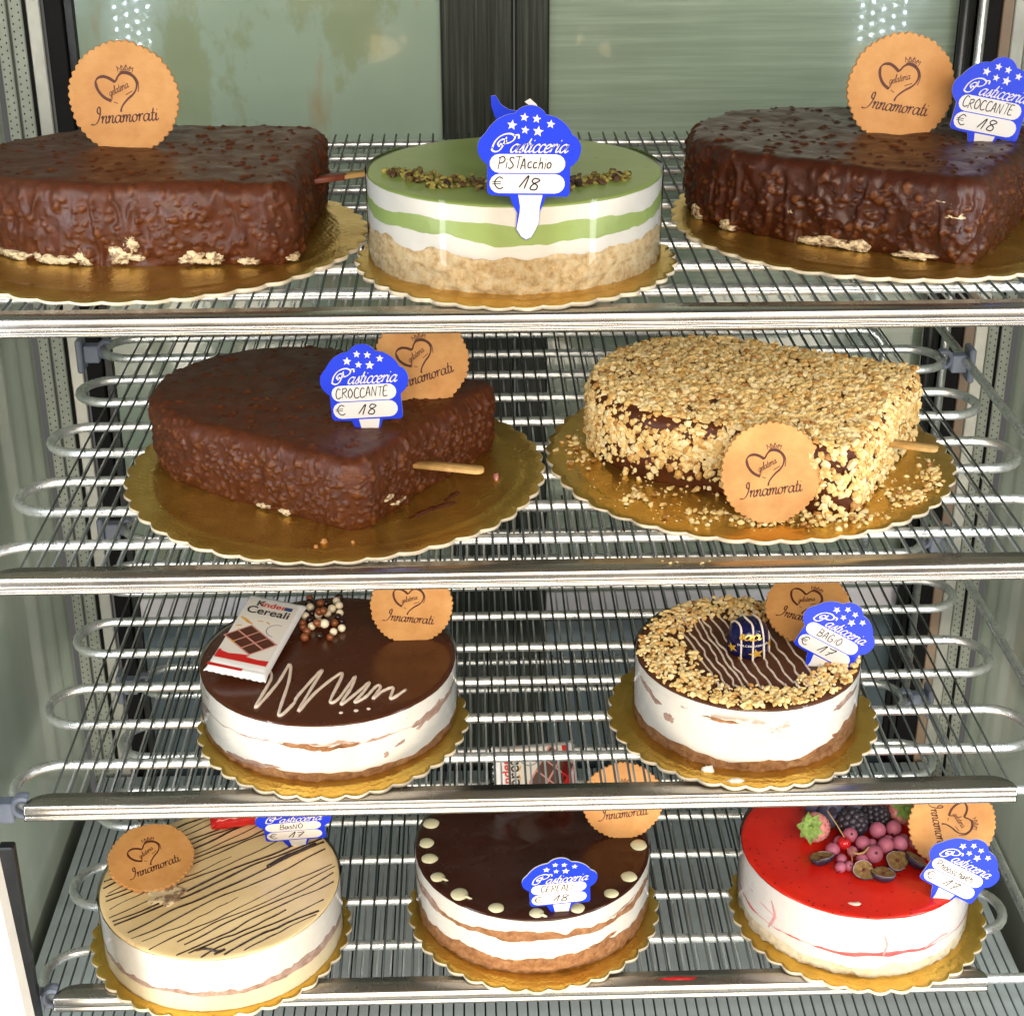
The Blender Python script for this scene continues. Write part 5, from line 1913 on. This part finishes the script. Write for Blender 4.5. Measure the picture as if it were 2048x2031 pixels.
def starmesh(r, rot):
    pts = star(0, 0, r, rot, 0.42)
    return [(p[0], 0, p[1]) for p in pts] + [(0, 0, 0)], [(i, (i + 1) % 10, 10) for i in range(10)]


for x, z, r, rot in ((0.0028, 0.0058, 0.0046, 12), (-0.0112, 0.0085, 0.0038, 30), (0.0125, 0.0105, 0.0036, -10), (-0.0060, 0.0012, 0.0018, 0), (0.022, 0.006, 0.004, 5), (-0.022, 0.009, 0.004, 5)):
    V, F = starmesh(r, rot)
    wrap_on([(v[0] + x, 0, v[2]) for v in V], F, 'foil_gold', 'gold_star', max(z, r * 0.85))
V, F = write('Baci', {'B': HAND['B'], 'a': SCRIPT['a'], 'c': SCRIPT['c'], 'i': SCRIPT['i']}, 0.0034, 0.0130, 0.15, 0.34, (R_(30), 0.5), loc=(-0.0072, 0))
wrap_on(V, F, 'foil_gold', 'brand_lettering', 0.0172, 0.0, 0.0010)
V, F = text_mesh('DOLCE&GABBANA', 0.0021, 0.00003)
wrap_on([(v[0] + 0.001, 0, v[1]) for v in V], F, 'tag_white', 'small_lettering', 0.0120, 0.0, 0.0010)

# ------------------------------------------------------------------ berries on the red cake
RX, RY, RZ = 0.2268, 0.0725 - 0.0075, RAILZ[3] + BT + 0.0475


def cal_star(n, r, depth=0.4):
    V = [(0, 0, 0.0)]
    for i in range(2 * n):
        a = math.pi * i / n
        q = r if i % 2 == 0 else r * depth
        V.append((q * math.cos(a), q * math.sin(a), 0.0003 if i % 2 == 0 else 0))
    return V, [(0, 1 + i, 1 + (i + 1) % (2 * n)) for i in range(2 * n)]


cur_me = ball('skin', 'currant', 22, 16)
cur_red = ball('skin', 'currant_red', 22, 16)
cal_me = meshdata('calyx', *cal_star(6, 0.24, 0.6), 'calyx', False)


def currant(x, y, z, r, mesh, label, grp, d=(0.1, -0.9, -0.1)):
    e = empty('currant', (RX + x, RY + y, RZ + z), label, 'berry', grp)
    inst('skin', mesh, e, (0, 0, 0), None, (r, r, r))
    q = Vector(d).normalized()
    inst('calyx', cal_me, e, q * r * 1.01, q.to_track_quat('Z', 'Y').to_euler(), (r, r, r))
    return e


CP = [(-0.0055, 0.0047, .0095, .0050), (-0.0187, -0.0045, .0046, .0048), (0.0016, -0.0020, .0078, .0049), (-0.0062, -0.0073, .0050, .0036), (0.0139, 0.0090, .0098, .0056), (0.0255, 0.0119, .0092, .0053), (0.0071, -0.0121, .0062, .0060),
      (0.0163, -0.0053, .0078, .0055), (0.0264, -0.0028, .0072, .0054), (0.0377, 0.0005, .0062, .0047), (0.0310, 0.0052, .0050, .0034), (-0.0170, -0.0219, .0036, .0037), (-0.0110, -0.0206, .0034, .0034), (-0.0147, -0.0134, .0036, .0036),
      (-0.0014, -0.0146, .0040, .0040), (0.0200, 0.0030, .0045, .0045), (0.0085, 0.0005, .0042, .0042), (-0.0120, 0.0045, .0042, .0042)]
for i, (x, y, z, r) in enumerate(CP):
    dd = (0.35 * math.sin(i * 2.1), -0.8 if i % 2 else -0.55, -0.25 if i % 3 else 0.5)
    currant(x, y - (z - 0.006) * 0.0, z, r, cur_me, 'frosted pink currant in the pile on the red cake', 'frosted currants', dd)
cc = currant(-0.0108, -0.0020, 0.0080, 0.0046, cur_red, 'single glossy red currant on a stem among frosted ones', None, (0, -0.4, 0.9))
obj('stem', *sweep(crom([(0.000, 0.000, 0.004), (-0.004, 0.008, 0.009), (-0.009, 0.018, 0.014)], 6), 0.0004, 6), 'stem', cc)
obj('stem', *sweep(crom([(0.001, -0.004, -0.001), (0.003, -0.010, -0.003), (0.002, -0.017, -0.004)], 6), 0.0005, 6), 'stem', cc)
st_ = obj('currant_stalk', *sweep(crom([(0, 0, 0), (-0.0010, -0.004, 0.0006), (0.0008, -0.0075, 0.0008), (0.0055, -0.0070, 0.0012), (0.0100, -0.0035, 0.0030)], 8), 0.0007, 8), 'stem')
st_.location = (RX - 0.0062, RY - 0.0070, RZ + 0.0078)
tag(st_, 'curled pale currant stalk lying among the frosted berries', 'stalk')

bl_me = ball('skin', 'blueberry', 26, 18, (1, 1, 0.86))


def blueberry(x, y, z, r, d, label):
    q = Vector(d).normalized()
    e = empty('blueberry', (RX + x, RY + y, RZ + z), label, 'berry', 'whole blueberries', q.to_track_quat('Z', 'Y').to_matrix())
    inst('skin', bl_me, e, (0, 0, 0), None, (r, r, r))
    V, F = [], []
    n = 20
    for k in range(n):
        a = 2 * math.pi * k / n
        lob = 0.5 + 0.5 * math.cos(5 * a)
        V += [(r * 0.20 * math.cos(a), r * 0.20 * math.sin(a), r * 0.80), (r * 0.30 * math.cos(a), r * 0.30 * math.sin(a), r * 0.86), (r * (0.36 + 0.08 * lob) * math.cos(a), r * (0.36 + 0.08 * lob) * math.sin(a), r * (0.86 + 0.05 * lob))]
    for k in range(n):
        k2 = (k + 1) % n
        for j in range(2):
            F.append((k * 3 + j, k * 3 + j + 1, k2 * 3 + j + 1, k2 * 3 + j))
    obj('crown', V, F, 'blueberry', e)
    V = [(r * 0.33 * math.cos(a), r * 0.33 * math.sin(a), r * 0.862) for a in np.arange(16) * math.pi / 8]
    obj('crown_hollow', V, [tuple(range(16))], 'blueberry_skin', e, False)


blueberry(-0.0120, 0.0300, 0.0085, 0.0098, (-0.15, -0.55, 0.65), 'frosted blueberry with its crown showing behind the strawberry')
blueberry(0.0045, 0.0370, 0.0080, 0.0085, (0.3, 0.5, 0.6), 'blueberry half hidden behind the blackberries')
blueberry(-0.0225, 0.0420, 0.0068, 0.0072, (0.3, 0.5, 0.6), 'blueberry at the back of the red cake under the rail')

drup = ball('drupelet', 'blackberry', 10, 7)


def blackberry(x, y, z, r, label, seed):
    e = empty('blackberry', (RX + x, RY + y, RZ + z), label, 'berry', 'frosted blackberries')
    e.rotation_euler = (R_(70), R_(20 * seed), R_(30 * seed))
    k = 0
    for j, (el, n) in enumerate(((-62, 6), (-38, 9), (-12, 11), (14, 11), (40, 9), (64, 5), (86, 1))):
        for i in range(n):
            a = 2 * math.pi * (i + 0.5 * (j % 2)) / n
            c, s = math.cos(R_(el)), math.sin(R_(el))
            inst('drupelet', drup, e, (r * 0.80 * c * math.cos(a), r * 0.80 * c * math.sin(a), r * 1.0 * s), (random.random() * 6, random.random() * 6, 0), (r * 0.31, r * 0.31, r * 0.31))
            k += 1


blackberry(-0.0016, 0.0185, 0.0095, 0.0098, 'larger frosted blackberry in the middle of the berry pile', 1)
blackberry(0.0161, 0.0265, 0.0090, 0.0085, 'smaller frosted blackberry in front of the second strawberry', 2)


def strawberry(x, y, z, r, d, label):
    q = Vector(d).normalized()
    e = empty('strawberry', (RX + x, RY + y, RZ + z), label, 'strawberry', 'two strawberries', q.to_track_quat('Z', 'Y').to_matrix())
    pr = [(0.02, -1.25), (0.30, -1.15), (0.60, -0.85), (0.84, -0.40), (0.98, 0.05), (0.98, 0.42), (0.78, 0.72), (0.40, 0.82), (0.02, 0.80)]
    c = crom(pr, 5)
    V, F = lathe([(max(a, 0.01) * r, b * r) for a, b in c], 36)
    obj('flesh', V, F, 'strawberry', e)
    V, F = [], []
    kk = 0
    for b in np.linspace(-1.0, 0.55, 9):
        rad = float(np.interp(b, c[:, 1][:38], c[:, 0][:38])) * r
        n = max(4, int(14 * rad / r))
        for i in range(n):
            a = 2 * math.pi * (i + 0.5 * (kk % 2)) / n
            p = np.array([rad * math.cos(a), rad * math.sin(a), b * r]) * 1.01
            t1 = np.array([-math.sin(a), math.cos(a), 0])
            b0 = len(V)
            for g in range(6):
                th = g * math.pi / 3
                V.append(p + t1 * 0.045 * r * math.cos(th) + np.array([0, 0, 0.085 * r]) * math.sin(th))
            F.append(tuple(range(b0, b0 + 6)))
        kk += 1
    s = obj('seeds', V, F, 'strawberry_seed', e, False)
    s['kind'] = 'stuff'
    for i in range(9):
        a = 2 * math.pi * i / 9 + random.uniform(-0.15, 0.15)
        Lf = r * random.uniform(0.80, 1.12)
        wd = r * 0.30
        V, F = [], []
        for j in range(6):
            u = j / 5
            wj = wd * math.sin(math.pi * (0.15 + 0.85 * u) ** 0.9) * (1 if u < 1 else 0) + 0.0001
            rad = 0.05 * r + Lf * u
            zz = r * (0.84 + 0.14 * math.sin(u * 2.4) - 0.22 * u * u)
            for s_ in (-1, 0, 1):
                V.append((rad * math.cos(a) - s_ * wj * math.sin(a), rad * math.sin(a) + s_ * wj * math.cos(a), zz + (0.05 * r if s_ else 0)))
        for j in range(5):
            for k in range(2):
                F.append((j * 3 + k, j * 3 + k + 1, (j + 1) * 3 + k + 1, (j + 1) * 3 + k))
        obj('leaf', V, F, 'leaf_green', e)
    obj('stem', *sweep([(0, 0, r * 0.82), (0.0003, 0, r * 0.96), (0.0008, 0.0003, r * 1.12)], [0.13 * r, 0.11 * r, 0.10 * r], 8), 'leaf_green', e)


strawberry(-0.0265, 0.0135, 0.0100, 0.0102, (-0.55, -0.62, 0.45), 'frosted strawberry with green leaves at the left of the berry pile')
strawberry(0.0340, 0.0300, 0.0098, 0.0095, (0.25, -0.65, 0.70), 'strawberry facing front with its green leaf star beside the card')


def half_berry(x, y, z, r, d, label, seed):
    q = Vector(d).normalized()
    e = empty('halved_blueberry', (RX + x, RY + y, RZ + z), label, 'berry', 'halved blueberries', q.to_track_quat('Z', 'Y').to_matrix())
    rr_ = random.Random(seed)
    sx, sy = rr_.uniform(0.95, 1.15), rr_.uniform(0.78, 0.95)
    V, F = lathe([(0.01 * r, -0.62 * r), (0.5 * r, -0.55 * r), (0.85 * r, -0.32 * r), (r, -0.05 * r), (0.98 * r, 0.03 * r), (0.93 * r, 0.02 * r), (0.90 * r, -0.03 * r)], 28)
    ir = [1 + 0.10 * math.sin(2 * a + seed) + 0.07 * math.sin(3 * a + seed * 2.3) + rr_.uniform(-0.03, 0.03) for a in np.arange(28) * math.pi / 14]
    V = [(v[0] * sx * ir[k % 28], v[1] * sy * ir[k % 28], v[2] * 1.25) for k, v in enumerate(V)]
    obj('skin', V, F, 'blueberry_skin', e)
    V, F = [], []
    for j, f in enumerate((0.93, 0.7, 0.45, 0.22, 0.02)):
        for k in range(28):
            a = 2 * math.pi * k / 28
            zz = (-0.03 + 0.05 * math.sin(f * 9) + rr_.uniform(-0.025, 0.025) - (0.10 if f < 0.25 else 0)) * r
            V.append((f * r * sx * ir[k] * math.cos(a), f * r * sy * ir[k] * math.sin(a), zz))
    for j in range(4):
        for k in range(28):
            k2 = (k + 1) % 28
            F.append((j * 28 + k, j * 28 + k2, (j + 1) * 28 + k2, (j + 1) * 28 + k))
    obj('pulp', V, F, 'blueberry_pulp', e)
    ring = [(0.92 * r * sx * ir[int(a / math.pi * 14) % 28] * math.cos(a), 0.92 * r * sy * ir[int(a / math.pi * 14) % 28] * math.sin(a), 0.03 * r) for a in np.arange(seed, seed + 17) * math.pi / 14]
    obj('pale_rim', *sweep(ring, 0.028 * r, 6), 'blueberry_rim', e)
    obj('core', *lathe([(0.20 * r, -0.10 * r), (0.14 * r, -0.04 * r), (0.02 * r, -0.02 * r)], 9), 'strawberry_seed', e)


for i, (x, y, d, lab) in enumerate(((-0.0283, -0.0130, (-0.15, 0.22, 1.0), 'halved blueberry lying left below the strawberry'), (-0.0033, -0.0286, (-0.15, -0.5, 0.9), 'halved blueberry nearest the front edge, turned to the viewer'),
                                    (0.0090, -0.0315, (0.1, 0.15, 1.0), 'halved blueberry between two other halves'), (0.0212, -0.0190, (0.1, -0.3, 0.95), 'large halved blueberry under the pink currants'),
                                    (0.0338, -0.0175, (0.45, 0.15, 0.9), 'halved blueberry next to the blue price tag'))):
    half_berry(x, y, 0.0060, 0.0080, d, lab, i + 3)

# ------------------------------------------------------------------ crumbs and scraps
def scrap(name, loc, size, mat, label, cat, seed, group=None):
    r = np.random.default_rng(seed)
    n = 12
    V = [(0, 0, size[2])]
    for k in range(n):
        a = 2 * math.pi * k / n
        q = r.uniform(0.65, 1.15)
        V.append((size[0] * q * math.cos(a), size[1] * q * math.sin(a), 0.0))
    for k in range(n):
        a = 2 * math.pi * k / n
        q = r.uniform(0.4, 0.75)
        V.append((size[0] * q * math.cos(a), size[1] * q * math.sin(a), size[2] * r.uniform(0.6, 1.1)))
    F = [(1 + k, 1 + (k + 1) % n, 1 + n + (k + 1) % n, 1 + n + k) for k in range(n)] + [(0, 1 + n + k, 1 + n + (k + 1) % n) for k in range(n)]
    o = obj(name, V, F, mat)
    o.location = loc
    return tag(o, label, cat, group)


scrap('sauce_smear', (0.100, 0.0015, RAILZ[3] + 0.0111), (0.013, 0.0022, 0.0008), 'red_sauce', 'red sauce smear on the lowest steel rail', 'smear', 1)
scrap('cream_fleck', (RX - 0.0146, RY - 0.0553, RZ + 0.0001), (0.0055, 0.0022, 0.0008), 'white_choc', 'white fleck near the front of the red glaze', 'fleck', 2)
scrap('cream_crumb', (0.1469 - 0.033, 0.0848 - 0.0690, RAILZ[2] + BT), (0.0050, 0.0030, 0.0030), 'cream', 'white cream crumb on the board under the nut ringed cake', 'crumb', 3)
scrap('cream_crumb', (0.1469 - 0.018, 0.0848 - 0.0815, RAILZ[2] + BT + 0.0006), (0.0055, 0.0026, 0.0012), 'cream', 'white smear at the edge of the board under the nut ringed cake', 'crumb', 4)
scrap('caramel_crumb', (-0.0135, 0.1180, RAILZ[1] + BT), (0.0020, 0.0035, 0.0030), 'strawberry', 'pink crumb on the board right of the wooden stick', 'crumb', 5)
for k, (x, y, s) in enumerate(((-0.1150, 0.0300, 0.0022), (-0.1190, 0.0235, 0.0018), (-0.0980, 0.0290, 0.0014))):
    scrap('nut_crumb', (x, y, RAILZ[1] + BT), (s, s * 0.8, s), 'hazelnut', 'small nut crumb in front of the slab with the stick', 'crumb', 10 + k, 'crumbs before the slab')
for k, (x, y, sx) in enumerate(((-0.045, 0.078, 0.011), (-0.058, 0.068, 0.013), (-0.040, 0.092, 0.009))):
    scrap('chocolate_shard', (x, y, RAILZ[1] + BT), (sx, 0.0022, 0.0016), 'choc_glaze', 'thin chocolate shard beside the flat end of the slab with the stick', 'shard', 20 + k, 'chocolate shards').rotation_euler = (0, 0, R_(35 + 10 * k))
